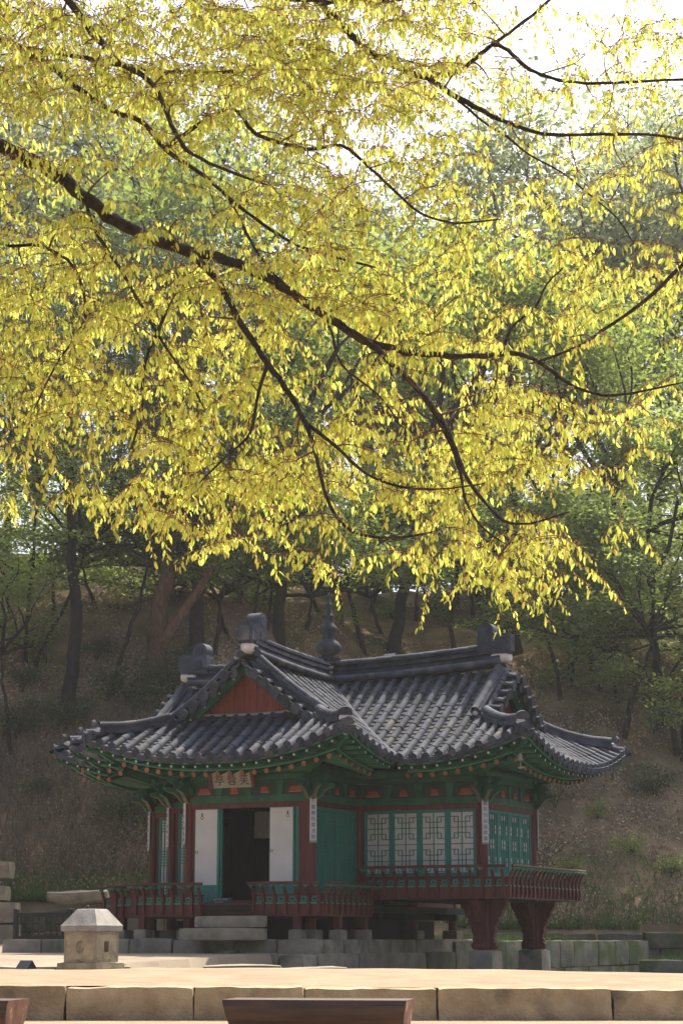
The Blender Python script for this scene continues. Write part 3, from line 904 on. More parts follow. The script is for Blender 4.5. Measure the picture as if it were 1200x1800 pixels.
        link('corner_tongue', drip_me, roof, Matrix(((side.x,-td.x,0,cpt.x+td.x*0.035),(side.y,-td.y,0,cpt.y+td.y*0.035),(0,0,1,cz-0.03),(0,0,0,1))) @ Matrix.Rotation(R(20),4,'X') @ Matrix.Diagonal((1.15,1,1.25,1)))
    # red gable boards, one by one
    zb = g(eave-board) + 0.02
    nb = 11; half = HW-(eave-board)*0.98
    for i in range(nb):
        x0, x1 = -half+2*half*i/nb, -half+2*half*(i+1)/nb
        def top(x_): return g(HW-abs(x_)) - 0.10
        t0, t1 = max(top(x0), zb+0.01), max(top(x1), zb+0.01)
        mid = [(0.0, top(0.0))] if x0 < 0 < x1 else []
        poly = [(x0+0.004,zb-0.05),(x1-0.004,zb-0.05),(x1-0.004,t1)] + mid + [(x0+0.004,t0)]
        mb = MB(); Mx = Matrix(((a.x,-n.x,0,0),(a.y,-n.y,0,0),(0,0,1,0),(0,0,0,1)))
        mb.prism(poly, -(board-0.0+ (0.004 if i % 2 else 0)), -(board-0.05), Mx); bo = mb.build('gable_board', MT['gable'], roof)
        if 0 < i < nb-1:
            for zz in (zb+0.10, (zb+min(t0,t1))/2+0.05):
                if zz < min(t0,t1)-0.1:
                    mb = MB(); mb.lathe([(0.0001,0),(0.014,0),(0.0001,0.012)],6,(0,0,0), Matrix.Translation(W((x0+x1)/2, board+0.004, zz)) @ (Matrix.Rotation(R(90),4,'X') if abs(n.y)>.5 else Matrix.Rotation(R(90) if n.x>0 else R(-90),4,'Y')))
                    mb.build('iron_nail', MT['iron'], bo)
    # plaster line and half-round course at the gable foot
    mb = MB(); mb.tube([W(t_, board+0.05, zb-0.03+0.05*(t_/half)**2) for t_ in np.linspace(-half*0.98,half*0.98,11)], 0.045, 8); mb.build('plaster_line', MT['cream'], roof, smooth=60)
    mb = MB(); mb.tube([W(t_, board+0.13, zb-0.10+0.05*(t_/half)**2) for t_ in np.linspace(-half*0.98,half*0.98,11)], 0.06, 8); mb.build('gable_foot_tile', MT['tile'], roof, smooth=60)
    # ridge-end ornament: block with a rounded crest on the inner side
    crest = [(0.17+0.165*math.cos(t_), 0.45+0.165*math.sin(t_)) for t_ in np.linspace(R(-8),R(205),14)]
    poly = [(0.0,0.0),(0.62,0.0),(0.66,0.10),(0.66,0.38),(0.36,0.38)] + crest + [(0.0,0.30)]
    z0 = RB + 0.34
    base_out = verge - 0.62
    Mx = Matrix(((n.x,a.x,0,n.x*base_out),(n.y,a.y,0,n.y*base_out),(0,0,1,z0),(0,0,0,1)))
    mb = MB(); mb.prism(poly, -0.135, 0.135, Mx); orn = mb.build('ridge_end_ornament', MT['tile'], roof)
    mb = MB()
    for s in (-1,1):
        cr2 = [(0.17+0.10*math.cos(t_), 0.45+0.10*math.sin(t_)) for t_ in np.linspace(0,2*math.pi,15)[:-1]]
        mb.prism(cr2, s*0.135, s*0.15, Mx); mb.prism([(0.36,0.06),(0.60,0.06),(0.60,0.31),(0.36,0.31)], s*0.135, s*0.145, Mx)
        mb.prism([(0.10,0.08),(0.30,0.08),(0.26,0.24),(0.13,0.26)], s*0.135, s*0.15, Mx)
    mb.prism([(-0.11,0.05),(0.11,0.05),(0.11,0.32),(-0.11,0.32)], 0,0.01, Mx @ Matrix.Translation((0.66,0,0)) @ Matrix.Rotation(R(90),4,'Z') @ Matrix.Scale(-1,4,(0,1,0)))
    mb.build('relief', MT['tile'], orn)
    mb = MB()
    stone(mb, 0.26,0.625,-0.115,0.115,-0.17,0.03, Mx, 0.035,(7,5,4),0.05, 17+label_n, 6.0)
    mb.build('plaster_bed', MT['plaster'], orn, smooth=60)
gable((0,-1), VG_F, 3.2, EF, 1)
gable((1,0), VG_R, 3.6, ER, 2)
gable((-1,0), VG_L, 3.08, EL, 3)
gable((0,1), VG_F, 3.2, EF, 4)
# hip ridge of the small left corner roof
hp = []
for q in np.linspace(0,1,10):
    off = lerp(2.2,0.20,q); p = (-EI+off,-EI+off)
    hp.append((p[0],p[1],g(off)+lift(*p)+0.03+0.05*q*q))
h = ridge(hp, 0.19, 0.14, 2, 'hip_ridge')
e = Vector(hp[-1]); td = Vector((-1,-1,0)).normalized(); side = Vector((0,0,1)).cross(td)
Mx2 = Matrix(((side.x,td.x,0,e.x),(side.y,td.y,0,e.y),(0,0,1,e.z),(0,0,0,1)))
mb = MB(); poly = [(0.135*math.cos(t_), 0.14+0.12*math.sin(t_)) for t_ in np.linspace(-0.25,math.pi+0.25,12)]
mb.prism(poly, 0.02, 0.075, Mx2 @ Matrix.Rotation(R(-18),4,'X')); mb.build('hip_end_tile', MT['tile'], h, smooth=40)
mb = MB(); mb.lathe([(0.0001,-0.05),(0.07,-0.045),(0.085,0),(0.06,0.05),(0.0001,0.055)],9,(0,0,0), Mx2 @ Matrix.Translation((0,0.03,0.045))); mb.build('plaster_end', MT['plaster'], h, smooth=60)
cpt = Vector((-EI+0.02,-EI+0.02,0)); cz = g(0)+lift(cpt.x,cpt.y)
link('corner_tile', tile_me, roof, Matrix(((side.x,-td.x,0,cpt.x+td.x*0.02),(side.y,-td.y,0,cpt.y+td.y*0.02),(0,0,1,cz+0.02),(0,0,0,1))) @ Matrix.Diagonal((1.25,1,1.25,1)))
# valley lines
for (p0, p1) in (((HW+0.02,-HW-0.02),(0.25,-0.25)),((HW,HW),(0.25,0.25)),((-HW,HW),(-0.25,0.25))):
    pts = []
    for q in np.linspace(0,1,10):
        u, v = lerp(p0[0],p1[0],q), lerp(p0[1],p1[1],q); d = HW-abs(u)
        pts.append((u,v,g(d)+lift(u,v)+0.045))
    mb = MB(); mb.tube(pts, 0.065, 8); mb.build('valley_tile', MT['tile'], roof, smooth=60)

# finial at the crossing
fz = RB + 0.36
prof = [(r_*1.15, z_*1.04) for r_, z_ in [(0.10,0.0),(0.16,0.02),(0.145,0.07),(0.10,0.10),(0.13,0.13),(0.20,0.18),(0.225,0.25),(0.215,0.31),(0.17,0.37),(0.115,0.41),(0.10,0.47),(0.105,0.53),(0.145,0.57),(0.155,0.62),(0.14,0.67),(0.10,0.70),(0.088,0.76),(0.085,0.86),(0.095,0.88),(0.07,0.90),(0.055,0.98),(0.05,1.08),(0.06,1.10),(0.035,1.13),(0.035,1.20),(0.05,1.23),(0.035,1.28),(0.004,1.34)]]
mb = MB(); mb.lathe(prof, 22, (0,0,fz+0.06)); fin = mb.build('finial', MT['tile'], roof, smooth=50)
for i in range(10):
    an = i*math.pi/5
    M = Matrix.Translation((0,0,fz+0.06)) @ Matrix.Rotation(an,4,'Z') @ Matrix.Translation((0,-0.20,0.0)) @ Matrix.Rotation(R(-38),4,'X')
    link('petal_tile', drip_me, fin, M @ Matrix.Diagonal((0.75,1.4,1.1,1)))
    M = Matrix.Translation((0,0,fz+0.09)) @ Matrix.Rotation(an+math.pi/10,4,'Z') @ Matrix.Translation((0,-0.27,-0.02)) @ Matrix.Rotation(R(8),4,'X')
    link('petal_cover', tile_me, fin, M @ Matrix.Diagonal((0.75,0.55,0.75,1)))
mb = MB(); mb.lathe([(0.15,-0.05),(0.24,0.0),(0.2,0.05),(0.1,0.07)], 16, (0,0,fz)); mb.build('plaster_bed', MT['plaster'], fin, smooth=50)
mb = MB(); mb.prism([(-0.07,0.0),(0.07,0.0),(0.035,-0.16),(0.03,-0.38),(-0.02,-0.38),(-0.03,-0.16)], -0.17,-0.13, Matrix.Translation((0,0,fz)) @ Matrix.Rotation(R(45),4,'Z') )
mb.build('plaster_run', MT['plaster'], fin)

# ---------------------------------------------------------------- eaves: boards, rafters, corner beams
def zr(S, t, d): 
    p = S.P(t, 0)
    dd = S.o + S.e*t + S.n*d
    return g(0) + lift(p.x,p.y)*max(0.0,1-max(0,d-0.3)/1.3) - 0.245 + 0.36*max(0.0,d-0.45) + (0.075 if d < 0.40 else 0.0)
m = MB(); m.tube([(0,0,0),(0,1,0)],0.046,8); raf_me = m.mesh('rafter', MT['green'], 60)
m = MB(); m.lathe([(0.0001,0),(0.047,0),(0.047,0.012),(0.0001,0.014)],10,(0,0,0),Matrix.Rotation(R(90),4,'X')); rend_me = m.mesh('rafter_end', MT['orange'], 40)
m = MB(); m.box(-0.03,0.03,0,1,-0.03,0.03); fly_me = m.mesh('flying_rafter', MT['green'])
m = MB(); m.lathe([(0.0001,0),(0.021,0),(0.0001,0.010)],8,(0,0,0),Matrix.Rotation(R(90),4,'X')); fend_me = m.mesh('white_dot', MT['white'], 40)
eaves = empty('eaves'); eaves.parent = pav
def along(p0, p1):
    y = (p1-p0); L = y.length; y = y/L; x = y.cross(Vector((0,0,1))).normalized(); z = x.cross(y)
    return Matrix(((x.x,y.x,z.x,p0.x),(x.y,y.y,z.y,p0.y),(x.z,y.z,z.z,p0.z),(0,0,0,1))), L
seen = {'front_skirt','right_front','front_right','right_skirt','left_front','corner_front'}
for key, S in SL.items():
    # span of the real eave line
    ts = [t for t in np.linspace(S.s0, S.s1, 60) if S.d0(t) == 0]
    if not ts: continue
    t0, t1 = min(ts), max(ts)
    tt = np.linspace(t0+0.02, t1-0.02, 26)
    def W(t, d, dz=0): 
        p = S.o + S.e*t + S.n*d; return Vector((p.x,p.y,zr(S,t,d)+dz))
    corner0 = any(math.hypot((S.o+S.e*t0).x-a,(S.o+S.e*t0).y-b) < 0.15 for a,b in CORN)
    corner1 = any(math.hypot((S.o+S.e*t1).x-a,(S.o+S.e*t1).y-b) < 0.15 for a,b in CORN)
    def dmax(t):
        q = 1.44
        if corner0: q = min(q, max(0.03, t-t0))
        if corner1: q = min(q, max(0.03, t1-t))
        return q
    # soffit boarding
    mb = MB()
    for i in range(len(tt)-1):
        a, b_ = tt[i], tt[i+1]
        prev = None
        for k in range(5):
            da, db = dmax(a)*k/4, dmax(b_)*k/4
            cur = (W(a,da,0.055 if da >= 0.40 else 0.10), W(b_,db,0.055 if db >= 0.40 else 0.10))
            if prev: mb.add([prev[0],prev[1],cur[1],cur[0]],[(0,1,2,3)])
            prev = cur
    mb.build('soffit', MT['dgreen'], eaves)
    # eave boards: one under the tiles, one over the rafter ends
    # kept upright
    for dd_, dz, hh, mt, nm in ((0.03,0.115,0.08,'green','eave_board'),(0.015,0.075,0.022,'lgreen','eave_fillet'),(0.43,0.075,0.06,'green','rafter_board'),(0.415,0.055,0.020,'lgreen','rafter_fillet')):
        mb = MB(); vv=[]; ff=[]
        for t in tt:
            d_ = min(dd_, dmax(t))
            p = W(t,d_); p0 = Vector((p.x,p.y,zr(S,t,dd_)+dz)); th = S.n*0.035
            vv += [p0+Vector((0,0,hh/2)), p0-Vector((0,0,hh/2)), p0+th-Vector((0,0,hh/2)), p0+th+Vector((0,0,hh/2))]
        for i in range(len(tt)-1):
            for k in range(4): ff.append((i*4+k,i*4+(k+1)%4,i*4+4+(k+1)%4,i*4+4+k))
        ff += [(3,2,1,0),tuple(len(vv)-4+k for k in range(4))]
        mb.add(vv,ff); mb.build(nm, MT[mt], eaves)
    if key not in seen: continue
    n = int((t1-t0)/0.245); off = (t1-t0-n*0.245)/2
    for i in range(n+1):
        t = t0+off+i*0.245
        dm = dmax(t)
        # flying rafter
        de = min(0.62, dm*0.98)
        if de > 0.16:
            pa = W(t,0.07,0.02); pb = W(t,min(de,0.39),0.045); M, L = along(pa, pa + (pb-pa)*(de-0.07)/(min(de,0.39)-0.07))
            link('flying_rafter', fly_me, eaves, M @ Matrix.Diagonal((1,L,1,1)))
            link('white_dot', fend_me, eaves, M)
        # round rafter
        if dm > 0.56:
            M, L = along(W(t+0.0,0.45,-0.012), W(t,dm,-0.012))
            link('rafter', raf_me, eaves, M @ Matrix.Diagonal((1,L,1,1)))
            link('rafter_end', rend_me, eaves, M)
# corner beams with a pale flower on the end
for (a, b_) in CORN:
    su, sv = math.copysign(1,a), math.copysign(1,b_)
    e = Vector((a-su*0.10, b_-sv*0.10, g(0)+lift(a,b_)-0.14)); w0 = Vector((a-su*1.47, b_-sv*1.47, 3.10))
    M, L = along(e, w0)
    mb = MB(); mb.box(-0.065,0.065,0,L,-0.07,0.07,M); cb = mb.build('corner_beam', MT['green'], eaves)
    mb = MB()
    for k in range(6):
        an = k*math.pi/3
        mb.lathe([(0.0001,0),(0.017,0),(0.0001,0.008)],6,(0,0,0), M @ Matrix.Translation((0.034*math.cos(an),0,0.034*math.sin(an))) @ Matrix.Rotation(R(90),4,'X'))
    mb.lathe([(0.0001,0),(0.015,0),(0.0001,0.008)],6,(0,0,0), M @ Matrix.Rotation(R(90),4,'X'))
    mb.build('white_flower', MT['white'], cb)
    e2 = Vector((a-su*0.50, b_-sv*0.50, e.z-0.10)); M2, L2 = along(e2, w0 - Vector((0,0,0.12)))
    mb = MB(); mb.box(-0.06,0.06,0,L2,-0.065,0.065,M2); mb.build('lower_corner_beam', MT['green'], eaves)
# ---------------------------------------------------------------- pavilion walls
def bayM(p0, p1):
    e = Vector((p1[0]-p0[0], p1[1]-p0[1], 0)); L = e.length; e = e/L
    inn = Vector((-e.y, e.x, 0))
    return Matrix(((e.x,inn.x,0,p0[0]),(e.y,inn.y,0,p0[1]),(0,0,1,0),(0,0,0,1))), L
COLS = [(1.25,-3.2),(-1.25,-3.2),(1.25,-1.25),(3.75,-1.25),(3.75,1.25),(1.25,1.25),(1.25,3.2),(-1.25,3.2),(-1.25,1.25),(-3.2,1.25),(-3.2,-1.25),(-2.2,-1.25),(-2.2,-2.2),(-1.25,-2.2)]
POND = {(3.75,-1.25),(3.75,1.25)}
colm = MB(); colm.tube([(0,0,0),(0,0,1)],[0.09,0.082],14); col_me = colm.mesh('column', MT['red'], 60)
for c in COLS:
    z0 = -0.22 if c in POND else 0.14
    link('column', col_me, pav, Matrix.Translation((c[0],c[1],z0)) @ Matrix.Diagonal((1,1,2.58-z0,1)))
    if c not in POND:
        b = MB(); stone(b, c[0]-0.17,c[0]+0.17,c[1]-0.17,c[1]+0.17,-0.06,0.145,None,0.01,(3,3,2),0.02,int(c[0]*10+c[1]*7)); b.build('column_base', MT['granite'], pav, smooth=50)
    b = MB(); b.box(c[0]-0.12,c[0]+0.12,c[1]-0.12,c[1]+0.12,2.58,2.70,None,0.02); b.build('column_capital', MT['green'], pav)

def lattice_fret(M, x0, x1, z0, z1, parent):
    """interlocking square fret on paper"""
    w = (x1-x0)/2; cx = (x0+x1)/2; b = MB(); hb = 0.007
    def H(z, a, c): b.box(cx+a*w, cx+c*w, -0.018, -0.002, z-hb, z+hb, M)
    def V(x, za, zb): b.box(cx+x*w-hb, cx+x*w+hb, -0.020, -0.004, za, zb, M)
    nrow = 11; dz = (z1-z0)/nrow
    V(0, z0, z1)
    cyc = ['outer','inner','full','inner','outer','full']
    zs_ = [(z1-dz*(k+0.75), cyc[k % 6]) for k in range(nrow)]
    for k, (z, t) in enumerate(zs_):
        if t == 'full': H(z,-1,1)
        elif t == 'inner': H(z,-0.68,0.68)
        else: H(z,-1,-0.33); H(z,0.33,1)
    for k in range(nrow):
        z, t = zs_[k]
        if t == 'full' and k >= 1 and zs_[k-1][1] == 'inner':
            a = zs_[k-2][0] if k >= 2 else z1; c = zs_[k+2][0] if k+2 < nrow else z0
            for s in (-0.33,0.33): V(s, c, a)
        if k+1 < nrow and {t, zs_[k+1][1]} == {'inner','outer'}:
            for s in (-0.68,0.68): V(s, zs_[k+1][0], z)
    return b.build('lattice', MT['teal'], parent)
def ttisal(M, x0, x1, z0, z1, parent, m):
    b = MB(); n = max(3, round((x1-x0)/0.06))
    for i in range(1, n):
        x = lerp(x0, x1, i/n); b.box(x-0.008,x+0.008,-0.016,-0.002,z0,z1,M)
    h = z1-z0
    zs_ = [z1-0.05-0.055*k for k in range(4)] + [z0+h*0.52+0.055*(k-2.5) for k in range(6)] + [z0+0.05+0.055*k for k in range(4)]
    for z in zs_: b.box(x0,x1,-0.022,-0.005,z-0.008,z+0.008,M)
    return b.build('lattice', m, parent)
def frame(M, x0, x1, z0, z1, w, y0, y1, m, parent, name='panel_frame'):
    b = MB()
    b.box(x0,x0+w,y0,y1,z0,z1,M); b.box(x1-w,x1,y0,y1,z0,z1,M); b.box(x0+w,x1-w,y0,y1,z0,z0+w,M); b.box(x0+w,x1-w,y0,y1,z1-w,z1,M)
    return b.build(name, m, parent)
def board(M, x0,x1,y0,y1,z0,z1, name, m, parent=None):
    b = MB(); b.box(x0,x1,y0,y1,z0,z1,M); return b.build(name, MT[m], parent or pav)
def hinge_ring(M, x, z, parent):
    b = MB(); b.tube([(x+0.028*math.cos(a),-0.034,z-0.05+0.028*math.sin(a)) for a in np.linspace(0,2*math.pi,13)],0.005,5,True,M)
    b.box(x-0.012,x+0.012,-0.036,-0.022,z-0.03,z+0.035,M)
    return b.build('iron_ring', MT['iron'], parent)

def bay(p0, p1, kind, fl):
    M, L = bayM(p0, p1)
    board(M, 0.06,L-0.06,-0.05,0.05,2.30,2.395,'lintel','red')
    board(M, 0.05,L-0.05,-0.065,0.065,2.397,2.52,'beam','green')
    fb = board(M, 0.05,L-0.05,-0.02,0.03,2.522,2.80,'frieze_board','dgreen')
    board(M, 0.0,L,-0.06,0.06,2.802,2.89,'upper_beam','green')
    b = MB(); b.tube([(-0.1,0,2.975),(L+0.1,0,2.975)],0.084,12,True,M); b.build('purlin', MT['green'], pav, smooth=50)
    # painted panels of the frieze
    n = 4 if L > 2 else (3 if L > 1.4 else 2)
    for i in range(n):
        cx = L*(i+0.5)/n
        hw = 0.20 if (i in (0,n-1) and n > 2) else 0.13
        for (k, y, m_) in ((1.0,-0.026,'red'),(0.72,-0.031,'panel')):
            zb, zt = 2.545+(1-k)*0.06, 2.70-(1-k)*0.12
            poly = [(cx-hw*k,zb),(cx+hw*k,zb),(cx+hw*k*0.55,zt),(cx-hw*k*0.55,zt)]
            b = MB(); b.prism(poly, y, -0.019, M); o = b.build('painted_panel', MT[m_], fb)
        b = MB(); b.prism([(cx-hw*0.62,2.558),(cx+hw*0.62,2.558),(cx+hw*0.62,2.568),(cx-hw*0.62,2.568)], -0.034,-0.03, M); b.build('painted_line', MT['cream'], fb)
    for i in range(1,n):
        cx = L*i/n
        b = MB(); b.prism([(cx-0.05,2.525),(cx+0.05,2.525),(cx+0.09,2.78),(cx-0.09,2.78)], -0.045,-0.019, M); b.build('frieze_bracket', MT['green'], fb)
    board(M, 0.05,L-0.05,-0.055,0.055,fl-0.02,fl+0.07,'sill','red')
    if kind == 'door':
        board(M, 0.075,0.145,-0.03,0.03,fl+0.07,2.30,'jamb','red'); board(M, L-0.235,L-0.075,-0.03,0.03,fl+0.07,2.30,'jamb','red')
        for (x0, x1, rx, rz_) in ((0.15,0.66,0.30,2.19),(1.69,2.19,2.06,2.19)):
            d = board(M, x0, x1, -0.062,-0.030, fl+0.03, 2.297, 'door_leaf', 'teal')
            board(M, x0+0.012, x1-0.045 if x0 < 1 else x1-0.03, -0.066,-0.060, 0.93, 2.285, 'door_paper', 'paper', d)
            hinge_ring(M @ Matrix.Translation((0,-0.034,0)), rx, rz_, d)
            b = MB(); b.tube([(x0+0.05+0.026*math.cos(a),-0.072,1.52+0.026*math.sin(a)) for a in np.linspace(0,2*math.pi,11)],0.005,5,True,M); b.build('pull_ring', MT['iron'], d)
        board(M, 0.662,0.695,-0.028,0.028,fl+0.07,2.30,'door_stile','teal'); board(M, 2.195,2.262,-0.028,0.028,fl+0.07,2.30,'door_stile','teal')
        return
    zlo = fl + 0.07
    board(M, 0.07,0.13,-0.03,0.03,zlo,2.30,'jamb','red'); board(M, L-0.13,L-0.07,-0.03,0.03,zlo,2.30,'jamb','red')
    if kind in ('fret','cell'):
        board(M, 0.13,L-0.13,-0.02,0.02,zlo,1.10,'dado_board','red'); zlo = 1.10
    n = 4 if L > 1.4 else 2
    a, c = 0.13, L-0.13
    fw = 0.055
    for i in range(n):
        x0, x1 = lerp(a,c,i/n)+0.002, lerp(a,c,(i+1)/n)-0.002
        o = frame(M, x0,x1,zlo+0.002,2.298,fw,-0.024,0.016,MT['teal'],pav,'window_panel')
        ix0,ix1,iz0,iz1 = x0+fw,x1-fw,zlo+fw,2.298-fw
        if kind == 'fret':
            board(M, ix0,ix1,-0.002,0.004,iz0,iz1,'window_paper','paper',o); lattice_fret(M, ix0,ix1,iz0,iz1,o)
        elif kind == 'paper':
            board(M, ix0,ix1,-0.002,0.004,iz0,iz1,'window_paper','paper',o); ttisal(M, ix0,ix1,iz0,iz1,o,MT['teal'])
        elif kind == 'shutter':
            board(M, ix0,ix1,-0.002,0.006,iz0,iz1,'shutter_board','teal',o); ttisal(M, ix0,ix1,iz0,iz1,o,MT['teal'])
        elif kind == 'cell':
            board(M, ix0,ix1,-0.006,0.006,iz0,iz1,'shutter_board','teal',o)
            b = MB(); w = ix1-ix0; cx = (ix0+ix1)/2; lat = MB()
            rows_ = [(0.93,0.075,(-0.14,0.14)),(0.76,0.075,(-0.36,0.36)),(0.68,0.06,(-0.36,0.36)),(0.52,0.075,(-0.14,0.14)),(0.435,0.06,(-0.14,0.14)),(0.235,0.07,(-0.36,0.36)),(0.155,0.06,(-0.36,0.36))]
            for (fz_, hh, xs_) in rows_:
                zc = lerp(iz0,iz1,fz_)
                for xx in xs_:
                    b.box(cx+xx*w-0.024,cx+xx*w+0.024,-0.010,-0.004,zc-hh/2,zc+hh/2,M)
                lat.box(ix0,ix1,-0.018,-0.005,zc-hh/2-0.016,zc-hh/2-0.004,M); lat.box(ix0,ix1,-0.018,-0.005,zc+hh/2+0.004,zc+hh/2+0.016,M)
            for xx in (-0.25,0,0.25): lat.box(cx+xx*w-0.006,cx+xx*w+0.006,-0.020,-0.006,iz0,iz1,M)
            o2 = b.build('paper_cell', MT['paper'], o); o2['kind'] = 'stuff'; lat.build('lattice', MT['teal'], o)
FL, FLR = 0.59, 0.90
bay((-1.25,-3.2),(1.25,-3.2),'door',FL)
bay((1.25,-3.2),(1.25,-1.25),'shutter',FL)
bay((1.25,-1.25),(3.75,-1.25),'fret',FLR)
bay((3.75,-1.25),(3.75,1.25),'cell',FLR)
bay((3.75,1.25),(1.25,1.25),'fret',FLR)
bay((1.25,1.25),(1.25,3.2),'shutter',FL)
bay((1.25,3.2),(-1.25,3.2),'paper',FL)
bay((-1.25,3.2),(-1.25,1.25),'paper',FL)
bay((-1.25,1.25),(-3.2,1.25),'paper',FL)
bay((-3.2,1.25),(-3.2,-1.25),'paper',FL)
bay((-3.2,-1.25),(-2.2,-1.25),'paper',FL)
bay((-2.2,-1.25),(-2.2,-2.2),'paper',FL)
bay((-2.2,-2.2),(-1.25,-2.2),'paper',FL)
bay((-1.25,-2.2),(-1.25,-3.2),'paper',FL)
# inner partition seen through the open door
Mi, Li = bayM((-1.25,-1.25),(1.25,-1.25))
o = board(Mi, 0.30,0.72,-0.02,0.02,1.86,2.36,'inner_transom','paper')
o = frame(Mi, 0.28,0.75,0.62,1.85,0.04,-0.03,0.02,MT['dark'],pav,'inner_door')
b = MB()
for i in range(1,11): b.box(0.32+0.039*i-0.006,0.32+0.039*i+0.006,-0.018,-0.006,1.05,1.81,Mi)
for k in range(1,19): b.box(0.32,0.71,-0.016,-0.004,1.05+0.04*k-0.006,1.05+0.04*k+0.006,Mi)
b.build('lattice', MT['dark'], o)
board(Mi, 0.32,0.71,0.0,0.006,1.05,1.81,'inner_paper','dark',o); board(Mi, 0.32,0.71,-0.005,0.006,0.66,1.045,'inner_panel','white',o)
board(Mi, 0.76,1.3,-0.02,0.02,0.62,2.38,'inner_board','dark'); board(Mi, -0.2,0.27,-0.02,0.02,0.62,2.38,'inner_board','dark')  # dark boards stand in for the unlit depth of the room
# ceiling boards close the rooms from above
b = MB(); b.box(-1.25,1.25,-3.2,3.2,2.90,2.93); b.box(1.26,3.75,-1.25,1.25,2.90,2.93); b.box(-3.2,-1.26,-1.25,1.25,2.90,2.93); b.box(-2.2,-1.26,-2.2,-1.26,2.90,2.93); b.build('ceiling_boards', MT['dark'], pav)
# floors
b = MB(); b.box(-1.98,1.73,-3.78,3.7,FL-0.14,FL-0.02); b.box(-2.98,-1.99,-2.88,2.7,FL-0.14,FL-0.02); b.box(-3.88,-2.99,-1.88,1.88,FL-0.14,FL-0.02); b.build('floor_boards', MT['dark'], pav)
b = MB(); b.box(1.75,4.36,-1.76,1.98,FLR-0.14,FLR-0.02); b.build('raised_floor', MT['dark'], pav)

b = MB(); b.box(-1.1,1.1,-2.2,2.6,-0.05,FL-0.27); b.box(-2.9,-1.12,-1.1,1.1,-0.05,FL-0.27); b.build('hearth_base', MT['dark'], pav)  # dark hearth block, added to close off the sunlit yard behind
# column-head brackets
def bracket(c, dirv, name='bracket_arm'):
    d = Vector((*dirv,0)).normalized(); s = Vector((-d.y,d.x,0))
    M = Matrix(((d.x,s.x,0,c[0]),(d.y,s.y,0,c[1]),(0,0,1,0),(0,0,0,1)))
    low = [(0.08,2.40),(0.16,2.44),(0.24,2.53),(0.32,2.60),(0.44,2.625)]
    poly = low + [(0.47,2.66),(0.40,2.70),(0.34,2.685),(0.30,2.74),(0.38,2.79),(0.30,2.86),(0.08,2.88)]
    b = MB(); b.prism(poly, -0.035, 0.035, M); o = b.build(name, MT['green'], pav)
    edge = low + [(x_, z_-0.007) for x_, z_ in low[1::][::-1]]
    b = MB(); b.prism(edge, -0.0355, 0.0355, M); b.build('pale_edge', MT['tan'], o)
    return o
CONVEX = {(1.25,-3.2):(1,-1),(-1.25,-3.2):(-1,-1),(3.75,-1.25):(1,-1),(3.75,1.25):(1,1),(-2.2,-2.2):(-1,-1),(-3.2,-1.25):(-1,-1),(-3.2,1.25):(-1,1),(1.25,3.2):(1,1),(-1.25,3.2):(-1,1)}
for c, (su, sv) in CONVEX.items():
    bracket(c, (su,0)); bracket(c, (0,sv)); bracket(c, (su*0.72,sv*0.72))

# ---------------------------------------------------------------- railings
m = MB()
poly = [(-0.005,-0.20),(0.03,-0.20),(0.055,-0.12),(0.05,-0.03),(0.035,0.03),(0.045,0.12),(0.085,0.22),(0.135,0.29),(0.115,0.305),(0.055,0.24),(0.015,0.15),(0.0,0.04)]
m.prism([(p[0],p[1]) for p in poly], -0.024, 0.024, Matrix.Rotation(R(-90),4,'Z'))
bal_me = m.mesh('baluster', MT['red'])
m = MB(); m.lathe([(0.012,0),(0.02,0.008),(0.045,0.03),(0.058,0.045),(0.05,0.05),(0.0001,0.05)],10); lot_me = m.mesh('lotus_support', MT['lgreen'], 50)
def railing(p0, p1, fl, spacing=0.215, label=None):
    M, L = bayM(p0, p1)
    b = MB(); b.box(0,L,-0.03,0.02,fl-0.225,fl-0.012,M); o = b.build('railing', MT['red'], pav)
    b = MB(); b.box(0.01,L-0.01,-0.015,0.01,fl-0.010,fl+0.125,M); b.build('vent_board', MT['red'], o)
    b = MB(); b.box(0,L,-0.045,0.03,fl+0.127,fl+0.155,M); b.build('mid_rail', MT['red'], o)
    b = MB(); b.box(0,L,-0.04,0.025,fl-0.012,fl+0.012,M); b.build('low_rail', MT['lgreen'], o)
    n = max(2, round(L/spacing)); st_ = L/n
    for i in range(n+1):
        x = min(max(i*st_,0.03),L-0.03)
        link('baluster', bal_me, o, M @ Matrix.Translation((x,-0.028,fl)))
        link('lotus_support', lot_me, o, M @ Matrix.Translation((x,-0.150,fl+0.268)))
        if i < n:   # clover-shaped vent opening; the shade inside it is a black plate
            b = MB(); b.box(x+0.05,x+st_-0.05,-0.020,-0.013,fl+0.03,fl+0.115,M); vo = b.build('vent_panel', MT['teal'], o)
            b = MB(); b.box(x+0.085,x+st_-0.085,-0.024,-0.019,fl+0.055,fl+0.085,M); b.build('vent_hole_shade', MT['fence'], vo)
    b = MB(); b.tube([(-0.06,-0.150,fl+0.345),(L+0.06,-0.150,fl+0.345)],0.026,8,True,M); b.build('top_rail', MT['red'], o, smooth=50)
    return o
railing((-2.0,-3.8),(-0.60,-3.8),FL)
railing((0.42,-3.8),(1.75,-3.8),FL)
railing((1.75,-3.8),(1.75,-1.83),FL)
railing((-2.0,-2.9),(-2.0,-3.8),FL)
railing((-3.0,-2.9),(-2.03,-2.9),FL)
railing((-3.0,-1.9),(-3.0,-2.9),FL)
railing((-3.9,-1.9),(-3.03,-1.9),FL)
railing((1.62,-1.78),(4.38,-1.78),FLR)
railing((4.38,-1.78),(4.38,2.0),FLR)
railing((4.38,2.0),(1.62,2.0),FLR)
b = MB(); b.box(-0.60,0.42,-3.72,-3.62,0.40,FL-0.03); b.build('threshold_beam', MT['red'], pav)
